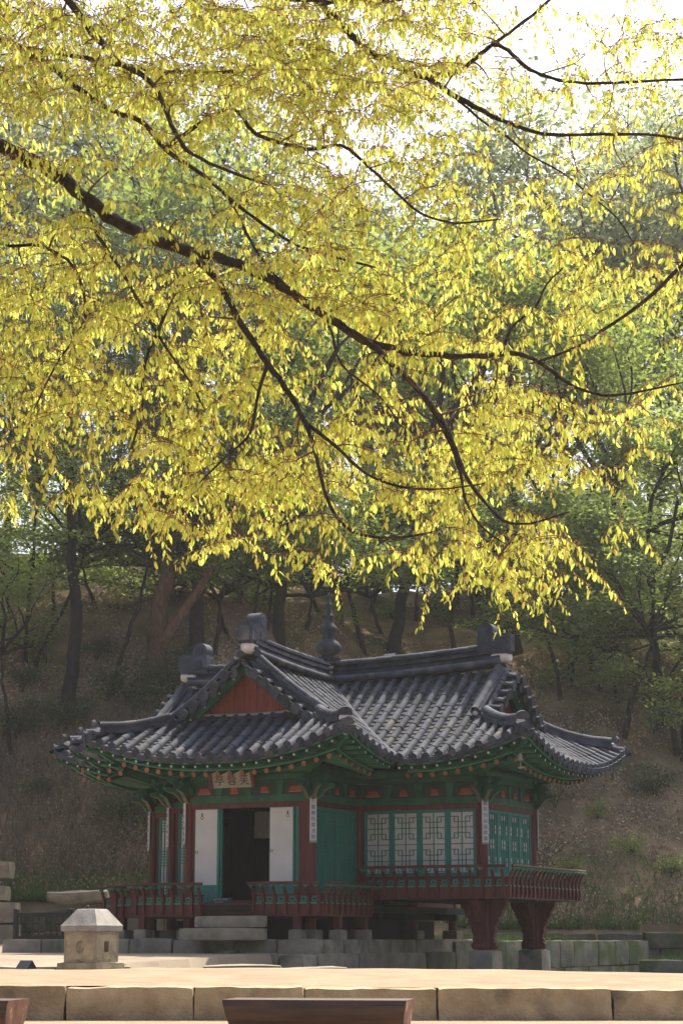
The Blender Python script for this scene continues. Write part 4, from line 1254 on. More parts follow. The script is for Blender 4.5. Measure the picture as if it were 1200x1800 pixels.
b = MB(); b.box(-0.60,0.42,-3.80,-3.3,FL-0.028,FL); b.build('threshold_board', MT['red'], pav)
# dark struts carrying the balcony
for (u, v) in ((-1.9,-3.7),(1.25,-3.72),(1.68,-3.0),(1.68,-1.95),(-2.9,-2.8),(-3.8,-1.8)):
    b = MB(); b.box(u-0.06,u+0.06,v-0.06,v+0.06,0.14,0.46); b.build('balcony_post', MT['red'], pav)
    b = MB(); stone(b, u-0.13,u+0.13,v-0.13,v+0.13,-0.06,0.142,None,0.01,(3,3,2),0.02,int(u*9+v*5)); b.build('post_base', MT['granite'], pav, smooth=50)
for (u, v) in ((0.0,-3.2),(0.0,-1.25),(0.0,1.25)):
    b = MB(); b.box(u-0.07,u+0.07,v-0.07,v+0.07,0.14,0.46 if u < 1 else 0.78); b.build('floor_post', MT['red'], pav)
    b = MB(); stone(b, u-0.15,u+0.15,v-0.15,v+0.15,-0.06 if u < 1 else -1.9,0.142,None,0.01,(3,3,3),0.02,int(u*9+v*5+3)); b.build('post_base', MT['granite'], pav, smooth=50)
b = MB()
for v in (-3.3,-2.2,-1.2,0.0,1.2,2.4): b.box(-1.9,1.68,v-0.05,v+0.05,FL-0.26,FL-0.142)
for u in (2.0,2.9,3.75): b.box(u-0.05,u+0.05,-1.7,1.9,FLR-0.26,FLR-0.142)
b.build('floor_joists', MT['dark'], pav)

# carved pillars standing in the pond
half = [(0.09,-0.21),(0.19,-0.21),(0.235,-0.17),(0.24,-0.12),(0.20,-0.08),(0.215,-0.04),(0.19,0.0),(0.205,0.06),(0.23,0.13),(0.22,0.17),(0.26,0.24),(0.30,0.30),(0.29,0.33),(0.34,0.38),(0.37,0.44),(0.36,0.47),(0.41,0.52),(0.44,0.58),(0.45,0.655),(0.09,0.655)]
for c in ((3.75,-1.25),(3.75,1.25)):
    p = empty('carved_pillar', (c[0],c[1],-0.22)); p.parent = pav
    Z = Matrix.Translation((0,0,0.22))
    for a in (0,90,180,270):
        b = MB(); b.prism(half, -0.065, 0.065, Z @ Matrix.Rotation(R(a),4,'Z')); b.build('carved_wing', MT['red'], p)
    b = MB(); b.box(-0.125,0.125,-0.125,0.125,0.005,0.87,None,0.03); b.build('pillar_core', MT['red'], p)
    b = MB(); stone(b, -0.25,0.25,-0.25,0.25,-1.8,0.0,None,0.012,(4,4,8),0.03,int(c[1]*4)+9); b.build('stone_post', MT['granite'], p, smooth=50)

# ---------------------------------------------------------------- things hung on the pavilion
PMW = Matrix.Translation((XC,YC,0)) @ Matrix.Rotation(-AZ,4,'Z')
def text_mesh(txt, size, m, name):
    cu = bpy.data.curves.new(name, 'FONT'); cu.body = txt; cu.size = size; cu.align_x = 'CENTER'; cu.align_y = 'CENTER'; cu.extrude = 0.001; cu.resolution_u = 3
    o = bpy.data.objects.new(name, cu); col.objects.link(o)
    dg = bpy.context.evaluated_depsgraph_get(); dg.update()
    me = bpy.data.meshes.new_from_object(o.evaluated_get(dg))
    col.objects.unlink(o); bpy.data.objects.remove(o); me.materials.clear(); me.materials.append(m); me.name = name
    return me
STAND = Matrix.Rotation(R(90),4,'X')       # text plane turned upright, facing -y
def top_thing(name, M, label, cat, group=None):
    o = bpy.data.objects.new(name, None); o.empty_display_size = 0.1; col.objects.link(o); o.matrix_basis = M
    return tag(o, label, cat, group)

npl = top_thing('name_board', PMW @ Matrix.Translation((-0.10,-3.66,2.635)) @ Matrix.Rotation(R(18),4,'X'), 'cream name board with three black characters hung under the front eave', 'name board')
b = MB(); b.box(-0.40,0.40,0,0.03,0.0,0.34); bd = b.build('board', MT['cream'], npl)
fr = MB()
fr.prism([(-0.40,0.0),(-0.40,0.34),(-0.46,0.40),(-0.46,-0.005)], -0.03,0.035); fr.prism([(0.40,0.0),(0.40,0.34),(0.46,0.40),(0.46,-0.005)], -0.03,0.035)
fr.prism([(-0.40,0.34),(0.40,0.34),(0.46,0.40),(-0.46,0.40)], -0.03,0.035)
fr.build('board_frame', MT['red'], npl)
for i, chx in enumerate('亭蓉芙'):
    t = link('character', text_mesh(chx, 0.20, MT['ink'], 'character'), bd, Matrix.Translation((-0.25+0.25*i,-0.003,0.125)) @ STAND)

strips = [((1.25,-3.2),(1,-1),'千叢艶色霞流彩','white couplet board with blue characters beside the right door leaf'),
          ((3.75,-1.25),(1,-1),'閬苑列仙張翠蓋','white couplet board with blue characters between the fret windows and the teal shutters'),
          ((-1.25,-3.2),(-1,-1),'十里淸香麝裂臍','edge-on couplet board beside the left door leaf'),
          ((-2.2,-2.2),(-1,-1),'大羅千佛擁香臺','edge-on couplet board, second column left of the door'),
          ((-3.2,-1.25),(-1,-1),'瑞日晴霞天半紅','edge-on couplet board on the leftmost column'),
          ((3.75,1.25),(1,1),'宛是水晶宮裏物','edge-on couplet board on the rightmost column above the pond')]
for c, dv, txt, lab in strips:
    ang = math.atan2(dv[1],dv[0]) + math.pi/2
    sb = top_thing('couplet_board', PMW @ Matrix.Translation((c[0],c[1],1.66)) @ Matrix.Rotation(ang,4,'Z') @ Matrix.Translation((0,-0.112,0)), lab, 'couplet board', 'couplet boards on the pavilion columns')
    b = MB(); b.box(-0.062,0.062,0,0.018,0.0,0.80,None); bo = b.build('board', MT['white'], sb)
    for z0_, z1_ in ((-0.012,0.022),(0.775,0.81)):
        b = MB(); b.box(-0.064,0.064,-0.003,0.019,z0_,z1_); b.build('end_strip', MT['cream'], bo)
    for i, chx in enumerate(txt):
        link('character', text_mesh(chx, 0.082, MT['blue'], 'character'), bo, Matrix.Translation((0,-0.003,0.715-0.105*i)) @ STAND)
ns = top_thing('door_notice', PMW @ Matrix.Translation((-0.42,-3.45,FL+0.002)) @ Matrix.Rotation(R(-20),4,'X'), 'small dark notice with white lettering on the doorstep', 'notice')
b = MB(); b.box(-0.20,0.20,0,0.015,0.0,0.11); bo = b.build('board', MT['slate'], ns)
link('lettering', text_mesh('올라가지 마세요', 0.045, MT['white'], 'lettering'), bo, Matrix.Translation((-0.03,-0.003,0.075)) @ STAND)
link('lettering', text_mesh('Do Not Enter', 0.03, MT['white'], 'lettering'), bo, Matrix.Translation((-0.06,-0.003,0.03)) @ STAND)
def bell(u, v, z, m, lab):
    o = top_thing('wind_bell', PMW @ Matrix.Translation((u,v,z)), lab, 'wind bell', 'wind bells at the eave corners')
    b = MB(); b.tube([(0,0,0.12),(0,0,0.28)],0.006,5); b.build('chain', MT['iron'], o)
    b = MB(); b.lathe([(0.0001,0.13),(0.025,0.125),(0.035,0.10),(0.04,0.04),(0.055,0.0),(0.045,0.002),(0.0001,0.09)],12); b.build('bell_body', m, o, smooth=50)
    b = MB(); b.tube([(0,0,0.02),(0,0,-0.09)],0.005,5); cl = b.build('clapper_rod', MT['cream'], o)
    b = MB(); b.prism([(-0.05,-0.12),(0.0,-0.09),(0.05,-0.115),(0.07,-0.09),(0.07,-0.15),(0.05,-0.125),(0.0,-0.15)],-0.004,0.004); b.build('fish_plate', m, cl)
bell(-3.44,-3.44,3.0,MT['orange'],'red wind bell under the left eave corner')
bell(4.97,-2.5,3.02,MT['granite'],'pale wind bell under the near right eave corner')
bell(5.0,2.52,3.02,MT['granite'],'pale wind bell at the far right eave tip')
# ---------------------------------------------------------------- background trees
def leaf_quads(C, size, flat=0.0, aspect=0.5, g=None, jitter=0.35):
    """diamond leaf faces at the points C (n,3)"""
    g = g or rng
    n = len(C)
    a = g.normal(size=(n,3)); a[:,2] *= (1-flat); a /= np.linalg.norm(a,axis=1,keepdims=True)+1e-9
    b = g.normal(size=(n,3)); b[:,2] *= (1-flat); b -= a*(a*b).sum(1,keepdims=True); b /= np.linalg.norm(b,axis=1,keepdims=True)+1e-9
    s = size*(1+jitter*g.uniform(-1,1,size=(n,1)))
    V = np.stack([C - a*s*0.5, C + b*s*aspect*0.5 + a*s*0.05, C + a*s*0.5, C - b*s*aspect*0.5 + a*s*0.05], 1)
    return V
def rep4(x): return np.repeat(x, 4)

def grow(rs, p, d, L, r, depth, segs, tips, up, spread, wander):
    n = 4; pts = [Vector(p)]; dd = Vector(d).normalized()
    for i in range(n):
        w = Vector((rs.gauss(0,1),rs.gauss(0,1),rs.gauss(0,0.7)))*wander
        dd = (dd + w + Vector((0,0,up))).normalized()
        pts.append(pts[-1] + dd*(L/n))
    rads = [lerp(r, r*0.62, i/n) for i in range(n+1)]
    segs.append((pts, rads))
    if depth == 0:
        for q in pts[1:]: tips.append((q, dd))
        return
    if depth == 1:
        tips.append((pts[2], dd)); tips.append((pts[3], dd))
    k = rs.choice((2,3,3)) if depth > 1 else rs.choice((3,4))
    for j in range(k):
        at_ = rs.choice((2,3,4,4)) if j else 4
        ax = dd.orthogonal(); ax.rotate(Matrix.Rotation(rs.uniform(0,6.283),3,dd))
        nd = dd.copy(); nd.rotate(Matrix.Rotation(rs.uniform(0.5,1.0)*spread,3,ax))
        grow(rs, pts[at_], nd, L*rs.uniform(0.6,0.85), rads[at_]*0.62, depth-1, segs, tips, up, spread, wander)
def make_crown(seed, style):
    """limbs and foliage from a fork at the origin, upwards"""
    rs = random.Random(seed); g_ = np.random.default_rng(seed)
    segs = []; tips = []
    if style in ('broad','pale'):
        for j in range(5):
            a = j*1.256 + rs.uniform(-0.4,0.4)
            grow(rs, (0,0,0), (math.cos(a)*0.8, math.sin(a)*0.8, rs.uniform(0.5,1.5)), rs.uniform(2.4,3.2), 0.11, 2, segs, tips, 0.10, 0.75, 0.18)
        per, sp, flat, size, asp = (26, (0.5,0.5,0.35), 0.2, 0.19, 0.6) if style == 'broad' else (60, (0.6,0.6,0.5), 0.1, 0.15, 0.6)
    elif style == 'maple':
        for j in range(6):
            a = j*1.047 + rs.uniform(-0.3,0.3)
            grow(rs, (0,0,0), (math.cos(a), math.sin(a), rs.uniform(0.15,1.0)), rs.uniform(1.7,2.3), 0.07, 2, segs, tips, 0.03, 0.7, 0.2)
        per, sp, flat, size, asp = 25, (0.36,0.36,0.08), 0.65, 0.145, 0.62
    else:
        for j in range(9):
            a = j*2.4 + rs.uniform(-0.3,0.3); z = -1.5 + j*0.75
            Lb = 2.6 - 0.16*j
            grow(rs, (0,0,z), (math.cos(a), math.sin(a), rs.uniform(-0.05,0.35)), Lb, 0.06, 1, segs, tips, 0.02, 0.7, 0.16)
        segs.append(([Vector((0,0,-2.0)),Vector((0.1,0.05,1.5)),Vector((0.0,0.1,5.4))],[0.16,0.10,0.04]))
        tips.append((Vector((0,0.1,5.4)),Vector((0,0,1))))
        per, sp, flat, size, asp = 65, (0.42,0.42,0.14), 0.0, 0.24, 0.16
    mb = MB()
    for pts, rads in segs: mb.tube(pts, rads, 5, False)
    C = []; A = []
    for q, dd in tips:
        n = int(per*rs.uniform(0.5,1.4))
        C.append(np.array(q)[None] + g_.normal(size=(n,3))*np.array(sp)); A.append(np.clip(rs.random()*0.6 + g_.random(n)*0.5,0,1))
    C = np.concatenate(C); A = np.concatenate(A)
    V = leaf_quads(C, size, flat, asp, g_)
    mats = {'broad':'broad','pale':'pale','maple':'maple','pine':'pine'}
    lm = np_quads('crown', V, MT[mats[style]], rep4(A))
    bm_ = mb.mesh('limbs', MT['pbark'] if style == 'pine' else MT['dbark'], 60)
    return lm, bm_
CR = {('broad',i): make_crown(100+i,'broad') for i in range(3)}
CR.update({('maple',i): make_crown(200+i,'maple') for i in range(3)})
CR.update({('pine',i): make_crown(300+i,'pine') for i in range(2)})
CR.update({('pale',i): make_crown(400+i,'pale') for i in range(2)})

trng = random.Random(5)
def tree(name, base, path, r0, style, scale, label, group=None, bark='dbark', rz=None, extra=()):
    """path: points from the base to the fork (world)"""
    o = empty(name, base); tag(o, label, 'tree', group)
    b0 = Vector(base)
    P_ = [Vector(p)-b0 for p in path]
    # smooth the path and root it in the slope
    pts = [P_[0]-Vector((0,0,0.5)), P_[0]]
    for a, c in zip(P_, P_[1:]):
        for t in (0.33,0.67,1.0):
            q = a.lerp(c,t) + Vector((trng.gauss(0,1),trng.gauss(0,1),0))*r0*0.22; pts.append(q)
    n = len(pts); rads = [r0*1.5, r0*1.18] + [lerp(r0, r0*0.55, i/(n-3)) for i in range(n-2)]
    mb = MB(); mb.tube(pts, rads, 9, False)
    for (pp, ra, rb) in extra:
        mb.tube([Vector(p)-b0 for p in pp], [lerp(ra,rb,i/(len(pp)-1)) for i in range(len(pp))], 7, False)
    mb.build('trunk', MT[bark], o, smooth=60)
    v = trng.choice([k for k in CR if k[0] == style])
    M = Matrix.Translation(P_[-1]) @ Matrix.Rotation(trng.uniform(0,6.28) if rz is None else rz,4,'Z') @ Matrix.Diagonal((scale,scale,scale*trng.uniform(0.9,1.1),1))
    link('limbs', CR[v][1], o, M); link('crown', CR[v][0], o, M)
    return o
def traced(name, px, width, style, scale, top, label, bark='dbark', group=None, extra=(), Y=None):
    """trunk through picture points px (first = foot on the slope), then up to a fork 'top' metres higher"""
    b = hill_hit(*px[0]) if Y is None else Vector(at(*px[0],Y))
    Yb = b.y
    pts = [b] + [Vector(at(x,y,Yb + 0.25*i)) for i, (x,y) in enumerate(px[1:],1)]
    d = (pts[-1]-pts[-2]).normalized()
    pts.append(pts[-1] + Vector((d.x*0.6,d.y,max(d.z,0.7))).normalized()*top)
    ex = [([Vector(at(x,y,Yb-0.2)) for x,y in e], w1*Yb/3579/2, w2*Yb/3579/2) for e, w1, w2 in extra]
    return tree(name, tuple(b), pts, width*Yb/3579/2, style, scale, label, group, bark, None, ex)

traced('forest_tree', [(122,1248),(130,1150),(132,1040),(126,950)], 26, 'pine', 1.0, 3.0, 'tall straight dark trunk standing left of the pavilion roof')
traced('pine_tree', [(268,1195),(272,1120),(283,1040),(300,960)], 38, 'pine', 1.25, 3.2, 'thick reddish pine with a limb leaning right, behind the left roof end', 'pbark', extra=[([(285,1130),(315,1085),(345,1045),(370,1000),(420,930)],20,11)])
traced('forest_tree', [(346,1150),(347,1060),(344,960)], 28, 'pine', 1.05, 3.0, 'thick black trunk right of the leaning pine')
traced('forest_tree', [(45,1165),(48,1080),(60,960)], 8, 'broad', 0.8, 1.6, 'thin sapling trunk nearest the left edge')
traced('forest_tree', [(62,1172),(85,1120),(122,1050)], 8, 'maple', 0.9, 1.4, 'thin sapling leaning right, left of the tall dark trunk')
traced('forest_tree', [(190,1230),(215,1150),(243,1070)], 9, 'maple', 0.9, 1.5, 'thin sapling leaning right, between the tall trunk and the pine')
traced('forest_tree', [(378,1150),(385,1090),(396,1020)], 8, 'broad', 0.7, 1.8, 'slender trunk just right of the thick black trunk')
traced('forest_tree', [(490,1125),(492,1040),(500,950)], 22, 'broad', 1.1, 3.0, 'dark trunk between the front roof ornament and the finial')
traced('forest_tree', [(690,1150),(706,1060),(735,930)], 24, 'broad', 1.15, 3.0, 'trunk leaning right behind the main ridge')
traced('forest_tree', [(880,1120),(840,1050),(765,930)], 19, 'broad', 1.1, 3.0, 'trunk leaning far to the left behind the right roof ornament')
traced('forest_tree', [(905,1150),(900,1060),(905,960)], 27, 'broad', 1.1, 2.6, 'dark forked trunk directly behind the right ridge ornament', extra=[([(900,1115),(925,1085),(965,1040)],11,6)])
traced('maple_tree', [(1052,1215),(1035,1150),(1012,1080),(1010,1010)], 13, 'maple', 1.15, 1.8, 'dark crooked maple trunk right of the roof ornament')
traced('maple_tree', [(1165,1270),(1150,1140),(1143,1020)], 15, 'maple', 1.2, 1.6, 'forked maple by the right edge above the leaf-strewn bank', extra=[([(1143,1030),(1115,960),(1105,900)],10,6),([(1143,1030),(1175,960),(1190,880)],10,6)])
traced('forest_tree', [(1075,1150),(1076,1060),(1080,960)], 10, 'broad', 0.95, 2.0, 'straight slim trunk between the two right-hand maples')
traced('maple_tree', [(1095,1300),(1110,1230),(1135,1170)], 12, 'maple', 1.0, 0.9, 'low maple leaning right on the slope beside the eave tip')
traced('maple_tree', [(1190,1330),(1175,1240),(1150,1160)], 12, 'maple', 1.05, 0.9, 'low maple with layered leaves at the right edge')
traced('maple_tree', [(985,1230),(975,1170),(960,1120)], 8, 'maple', 0.7, 0.6, 'small maple just behind the right gable')
traced('maple_tree', [(640,1150),(625,1090),(610,1030)], 9, 'maple', 1.1, 1.0, 'light green maple right of the finial')
traced('maple_tree', [(800,1150),(790,1100),(800,1040)], 9, 'maple', 1.1, 0.9, 'light green maple above the middle of the main ridge')
traced('maple_tree', [(440,1140),(445,1090),(455,1030)], 8, 'maple', 1.0, 0.9, 'light green maple left of the finial')
traced('maple_tree', [(20,1330),(15,1270),(5,1200)], 8, 'maple', 0.8, 0.8, 'low pale maple spreading over the bank at the left edge')
# the wood farther up the slope
for k, (x_, y_, f_, s_) in enumerate(((400,1120,0.8,0.85),(470,1105,0.9,0.95),(540,1110,0.7,1.0),(600,1100,0.9,1.05),(670,1115,0.8,1.0),(730,1090,0.9,1.05),(830,1085,0.8,1.0),(935,1105,0.7,0.95),(990,1090,0.9,1.05),(1055,1100,0.8,1.05),(1120,1085,0.8,1.1),(1190,1095,0.8,1.1),(1030,1050,0.8,1.0),(1195,1200,0.6,0.8),(1005,1205,0.9,0.75),(1085,1235,0.9,0.8),(1150,1290,0.9,0.8),(1198,1340,0.9,0.85),(560,1080,0.4,0.8),(650,1075,0.4,0.85),(755,1070,0.4,0.85),(865,1080,0.4,0.8),(310,1060,0.5,0.8),(20,1090,0.8,0.8),(95,1075,0.7,0.75),(165,1060,0.8,0.85),(230,1050,0.7,0.8),(420,1060,0.9,0.9))):
    traced('maple_tree', [(x_,y_),(x_+trng.uniform(-12,12),y_-30)], 7, 'maple', s_, f_, 'light green understory maple on the slope behind the roofs' if x_ > 380 else 'small pale understory tree between the trunks on the left slope', group='understory trees on the slope')
spots = []
def place(X, Y, style, sc, fork, label, group, r=0.16, bark='dbark'):
    b = Vector((X, Y, hz(X,Y)-0.1))
    lean = Vector((trng.gauss(0,0.5),trng.gauss(0,0.4),fork))
    tree('forest_tree', tuple(b), [b, b+lean*0.5+Vector((trng.gauss(0,.15),0,0)), b+lean], r, style, sc, label, group, bark)
for k in range(17):
    Y = 71 + (k % 5)*3.4 + trng.uniform(-1.2,1.2)
    X = lerp(-0.20,0.20,(k*0.618) % 1.0)*Y + trng.uniform(-1,1)
    left = X < -1.5
    if left: place(X, Y, trng.choice(('pine','pine','broad')), trng.uniform(1.0,1.45), trng.uniform(4.5,7.5), 'dark tree of the wood up the slope, left half', 'trees of the dark wood on the left slope', trng.uniform(0.12,0.2))
    else: place(X, Y, trng.choice(('broad','broad','maple')), trng.uniform(1.0,1.4), trng.uniform(3.0,5.5), 'green tree of the wood up the slope, right half', 'trees of the green wood on the right slope', trng.uniform(0.10,0.17))
for (X, Y, sc, fork) in ((6.5,86,1.9,9.5),(10.5,90,2.0,8.5),(14,88,2.1,11.0),(16.5,84,1.9,10.5),(18.5,92,2.0,13),(2.5,92,1.9,8)):
    place(X, Y, 'pale', sc, fork, 'tall pale hazy tree against the sky, upper right', 'tall pale trees behind the right wood', 0.22)
for (X, Y, sc, fork) in ((-6.5,82,1.9,12.5),(-12,86,2.0,11.5),(-16,82,1.9,11)):
    place(X, Y, 'pale', sc, fork, 'tall grey half-bare tree behind the yellow leaves, upper left', 'tall half-bare trees behind the left wood', 0.22)
# undergrowth
def shrub_mesh(seed, n, R_, Hh, size, m):
    g_ = np.random.default_rng(seed)
    k = max(6, n//40); cc = g_.normal(size=(k,3))*np.array((R_*0.45,R_*0.45,Hh*0.25)) + np.array((0,0,Hh*0.55))
    C = np.concatenate([c[None]+g_.normal(size=(n//k,3))*np.array((R_*0.2,R_*0.2,Hh*0.14)) for c in cc])
    C[:,2] = np.abs(C[:,2])
    return np_quads('foliage', leaf_quads(C, size, 0.3, 0.5, g_), m, rep4(np.clip(g_.random(len(C))*0.9,0,1)))
shr = [shrub_mesh(i, 1500, 1.0, 0.9, 0.085, MT['shrub']) for i in range(3)]
shg = [shrub_mesh(10+i, 900, 1.0, 0.9, 0.10, MT['maple']) for i in range(2)]
stem = MB()
for k in range(6): stem.tube([(0,0,-0.2),(0.12*math.cos(k),0.12*math.sin(k),0.25),(0.35*math.cos(k),0.35*math.sin(k),0.6)],[0.018,0.013,0.006],5,False)
stem_me = stem.mesh('stems', MT['dbark'], 60)
shl = [((580,1100),0.8,'green shrub on the crest right of the finial'),((690,1090),0.9,'green shrub on the crest above the middle of the ridge'),((790,1095),0.8,'green shrub on the crest left of the right ridge ornament'),((940,1110),0.8,'green shrub on the crest right of the right ridge ornament'),((1010,1130),0.7,'green shrub below the crooked maple trunk'),((1050,1440),0.55,'small green shrub on the bank below the right eave'),((1110,1500),0.6,'small green shrub low on the right bank'),((1180,1540),0.6,'small green shrub at the right edge above the bank wall'),((1000,1540),0.5,'small green shrub right of the railing end'),((170,1330),0.6,'small shrub beyond the left eave'),((70,1400),0.5,'small shrub among the dry weeds at left'),((40,1215),0.7,'small shrub under the thin saplings'),((170,1160),0.6,'small shrub between the tall trunk and the pine'),((225,1235),1.0,'dark low shrub at the foot of the tall dark trunk'),((300,1225),1.0,'dark low shrub behind the left ridge end'),((260,1255),0.9,'dark low shrub just above the left roof slope'),((120,1285),0.8,'low shrub above the left eave tips'),((30,1300),0.9,'low shrub near the left edge above the weeds'),((340,1190),0.8,'small dark shrub behind the left ridge ornament'),((215,1450),0.75,'dark shrub in the shade left of the columns'),((240,1390),0.8,'dark shrub under the left eave'),((1010,1330),0.8,'shrub on the bank under the right eave tip'),((1150,1400),0.8,'shrub on the leaf-strewn bank at the right edge'),((975,1420),0.7,'shrub beside the rightmost column')]
for (px, sc, lab) in shl:
    p = hill_hit(*px)
    o = empty('shrub', tuple(p), trng.uniform(0,6)); o.scale = (sc,sc,sc); tag(o, lab, 'shrub', 'low shrubs on the slope')
    link('stems', stem_me, o); link('foliage', trng.choice(shr if 'green' not in lab else shg), o)
# fallen leaves, weeds and grass
n = 120000
Yl = 46.8 + 17*rng.random(n)**1.3; Xl = (rng.random(n)*2-1)*0.185*Yl
kx = npstep(-4.5,3.5,Xl); clump = np.sin(Xl*1.7+Yl*0.9)+np.sin(Xl*0.6-Yl*1.9+2)+0.8*np.sin(Xl*4.1+Yl*3.3); ok = (Yl > 47.0 + 5.4*kx) & (clump + rng.normal(size=n)*0.9 > -0.4)
Xl, Yl = Xl[ok], Yl[ok]
C = np.stack([Xl, Yl, height(Xl,Yl)+0.02+0.05*rng.random(len(Xl))],-1)
me = np_quads('fallen_leaves', leaf_quads(C, 0.085, 0.0, 0.6), MT['litter'], rep4(rng.random(len(C))**1.5))
tag(link('fallen_leaves', me), 'dry brown leaves strewn over the slope', kind='stuff')
def blades(X, Y, Hh, w, lean, m, name, lab):
    n = len(X); Z = height(X,Y); b = np.stack([X,Y,Z-0.03],-1)
    a = rng.uniform(0,6.283,n); h = Hh*rng.uniform(0.5,1.3,n)
    s = np.stack([np.cos(a),np.sin(a),0*a],-1)*w
    t = np.stack([rng.normal(size=n)*lean,rng.normal(size=n)*lean,np.ones(n)],-1)*h[:,None]
    V = np.stack([b-s,b+s,b+t*0.6+s*0.7,b+t-s*0.1],1)
    tag(link(name, np_quads(name, V, m, rep4(rng.random(n)))), lab, kind='stuff')
n = 9000; Yw = 47.2+5.5*rng.random(n); Xw = -10.5+7.6*rng.random(n)
blades(Xw, Yw, 0.55, 0.012, 0.35, MT['weed'], 'dry_weeds', 'brown dry weeds covering the left bank')
n = 5000; Yw = 46.7+1.1*rng.random(n)**2; Xw = -8.5+5.5*rng.random(n)
blades(Xw, Yw, 0.22, 0.012, 0.5, MT['grass'], 'green_grass', 'green grass along the top of the left retaining wall')
n = 5000; Yw = 52.3+2.2*rng.random(n)**2.5; Xw = 0.5+9.5*rng.random(n)
blades(Xw, Yw, 0.28, 0.014, 0.5, MT['grass'], 'bank_grass', 'green plants at the foot of the right slope')
n = 7000; uw = -4+5.6*rng.random(n); vw = 4.2+6.5*rng.random(n); Xw, Yw = uv_to_xy(uw, vw)
blades(Xw, Yw, 0.2, 0.014, 0.5, MT['shrub'], 'yard_grass', 'grass and weeds on the ground behind the pavilion')
n = 4200; Xw = -0.4+18.6*rng.random(n); Yw = 51.1+0.85*rng.random(n)
b_ = np.stack([Xw,Yw,np.full(n,-0.57)],-1); a = rng.uniform(0,6.283,n); s = np.stack([np.cos(a),np.sin(a),0*a],-1)*0.012
t = np.stack([rng.normal(size=n)*0.08,rng.normal(size=n)*0.08,0.05+0.14*rng.random(n)],-1)
tag(link('ledge_grass', np_quads('ledge_grass', np.stack([b_-s,b_+s,b_+t*0.6+s*0.7,b_+t],1), MT['grass'], rep4(rng.random(n)))), 'short grass on the ledge of the far pond bank', kind='stuff')
n = 14000; Yw = 48+14*rng.random(n); Xw = (rng.random(n)*2-1)*0.185*Yw
msk = (np.sin(Xw*0.8+1)+np.sin(Yw*0.7+Xw*0.4)+np.sin(Xw*2.1-Yw*1.3)*0.6 > 0.7) & (Yw > 47.5+5.6*npstep(-4.5,3.5,Xw))
Xw, Yw = Xw[msk], Yw[msk]
C = np.stack([Xw,Yw,height(Xw,Yw)+0.08+0.28*rng.random(len(Xw))],-1)
tag(link('ground_cover', np_quads('ground_cover', leaf_quads(C,0.10,0.4,0.5), MT['broad'], rep4(rng.random(len(C))))), 'patches of low green seedlings on the slope', kind='stuff')

# single out look-alike trees by their order across the picture
ORD = ['first','second','third','fourth','fifth','sixth','seventh','eighth','ninth','tenth','eleventh','twelfth','thirteenth','fourteenth','fifteenth','sixteenth','seventeenth','eighteenth','nineteenth','twentieth']
TENS = ['','','twenty','thirty','forty']
ORD += [TENS[k//10] + '-' + ORD[k%10-1] for k in range(21,50) if k % 10]
by_label = {}
for o in bpy.data.objects:
    if o.parent is None and o.get('category') == 'tree': by_label.setdefault(o['label'], []).append(o)
for lab, lst in by_label.items():
    if len(lst) < 2: continue
    lst.sort(key=lambda q: q.location.x/q.location.y)
    for k, q in enumerate(lst): q['label'] = lab + ', ' + ORD[k] + ' from the left'
# ---------------------------------------------------------------- big tree in the foreground
ft = empty('leafy_tree', (-4.7,11.8,-0.8))
tag(ft, 'large tree with drooping young yellow-green leaves, branches filling the upper half', 'tree')
FT0 = Vector((-4.7,11.8,-0.8))
def px(p): return Vector(at(*p))
trunk = [Vector((-4.7,11.8,-1.2)),Vector((-4.7,11.8,-0.6)),Vector((-4.62,11.75,0.6)),Vector((-4.66,11.7,2.0)),Vector((-4.5,11.6,3.2)),Vector((-4.35,11.5,4.4)),Vector((-4.1,11.4,5.6)),Vector((-3.7,11.3,6.9)),Vector((-3.1,11.2,8.0))]
U = 1.0/325.0/2
limbs = []
def limb(w0, w1, pts, start=None):
    P_ = ([Vector(start)] if start is not None else []) + [px(p) for p in pts]
    n = len(P_); limbs.append((P_, [lerp(w0,w1,(i/(n-1))**0.9)*U for i in range(n)]))
limb(34,3.0,[(-280,140,11.2),(-120,205,11.1),(0,258,11.0),(60,284,10.95),(100,308,10.9),(150,345,10.85),(200,385,10.8),(260,415,10.7),(330,440,10.6),(400,458,10.5),(470,488,10.4),(520,520,10.35),(580,560,10.3),(640,597,10.25),(700,615,10.2),(770,625,10.1),(850,625,10.0),(910,622,9.95),(960,645,9.9),(1010,680,9.8),(1080,695,9.75),(1200,672,9.7)], (-4.52,11.65,3.3))
limb(14,3,[(330,440,10.6),(380,490,10.4),(410,545,10.3),(450,610,10.2),(490,665,10.1),(530,730,10.0),(550,780,9.9),(562,830,9.8),(580,890,9.7),(620,935,9.6),(690,945,9.5),(760,935,9.4)])
limb(12,3,[(640,597,10.25),(690,640,10.1),(740,690,9.9),(780,745,9.7),(800,790,9.6),(820,840,9.5),(850,880,9.4),(885,915,9.3),(930,920,9.2),(1000,900,9.1)])
limb(7,2.5,[(740,690,9.9),(785,765,9.75),(808,830,9.6),(818,880,9.5),(845,925,9.4),(885,955,9.3)])
limb(7,2.5,[(540,745,9.98),(590,785,9.8),(640,830,9.7),(700,855,9.6),(770,860,9.5),(850,850,9.4)])
limb(20,4,[(-320,-180,11.2),(-60,-110,10.9),(60,-60,10.6),(120,0,10.5),(175,70,10.4),(210,110,10.3),(260,138,10.3),(290,190,10.2),(312,240,10.1),(340,272,10.1),(400,300,10.0),(470,325,10.0)], (-4.2,11.4,5.3))
limb(14,5,[(-150,50,11.2),(40,85,11.0),(100,92,11.0),(165,105,11.0),(230,118,11.0),(290,125,11.0),(370,128,11.0),(460,125,11.0),(480,160,11.0)], (-4.35,11.5,4.5))
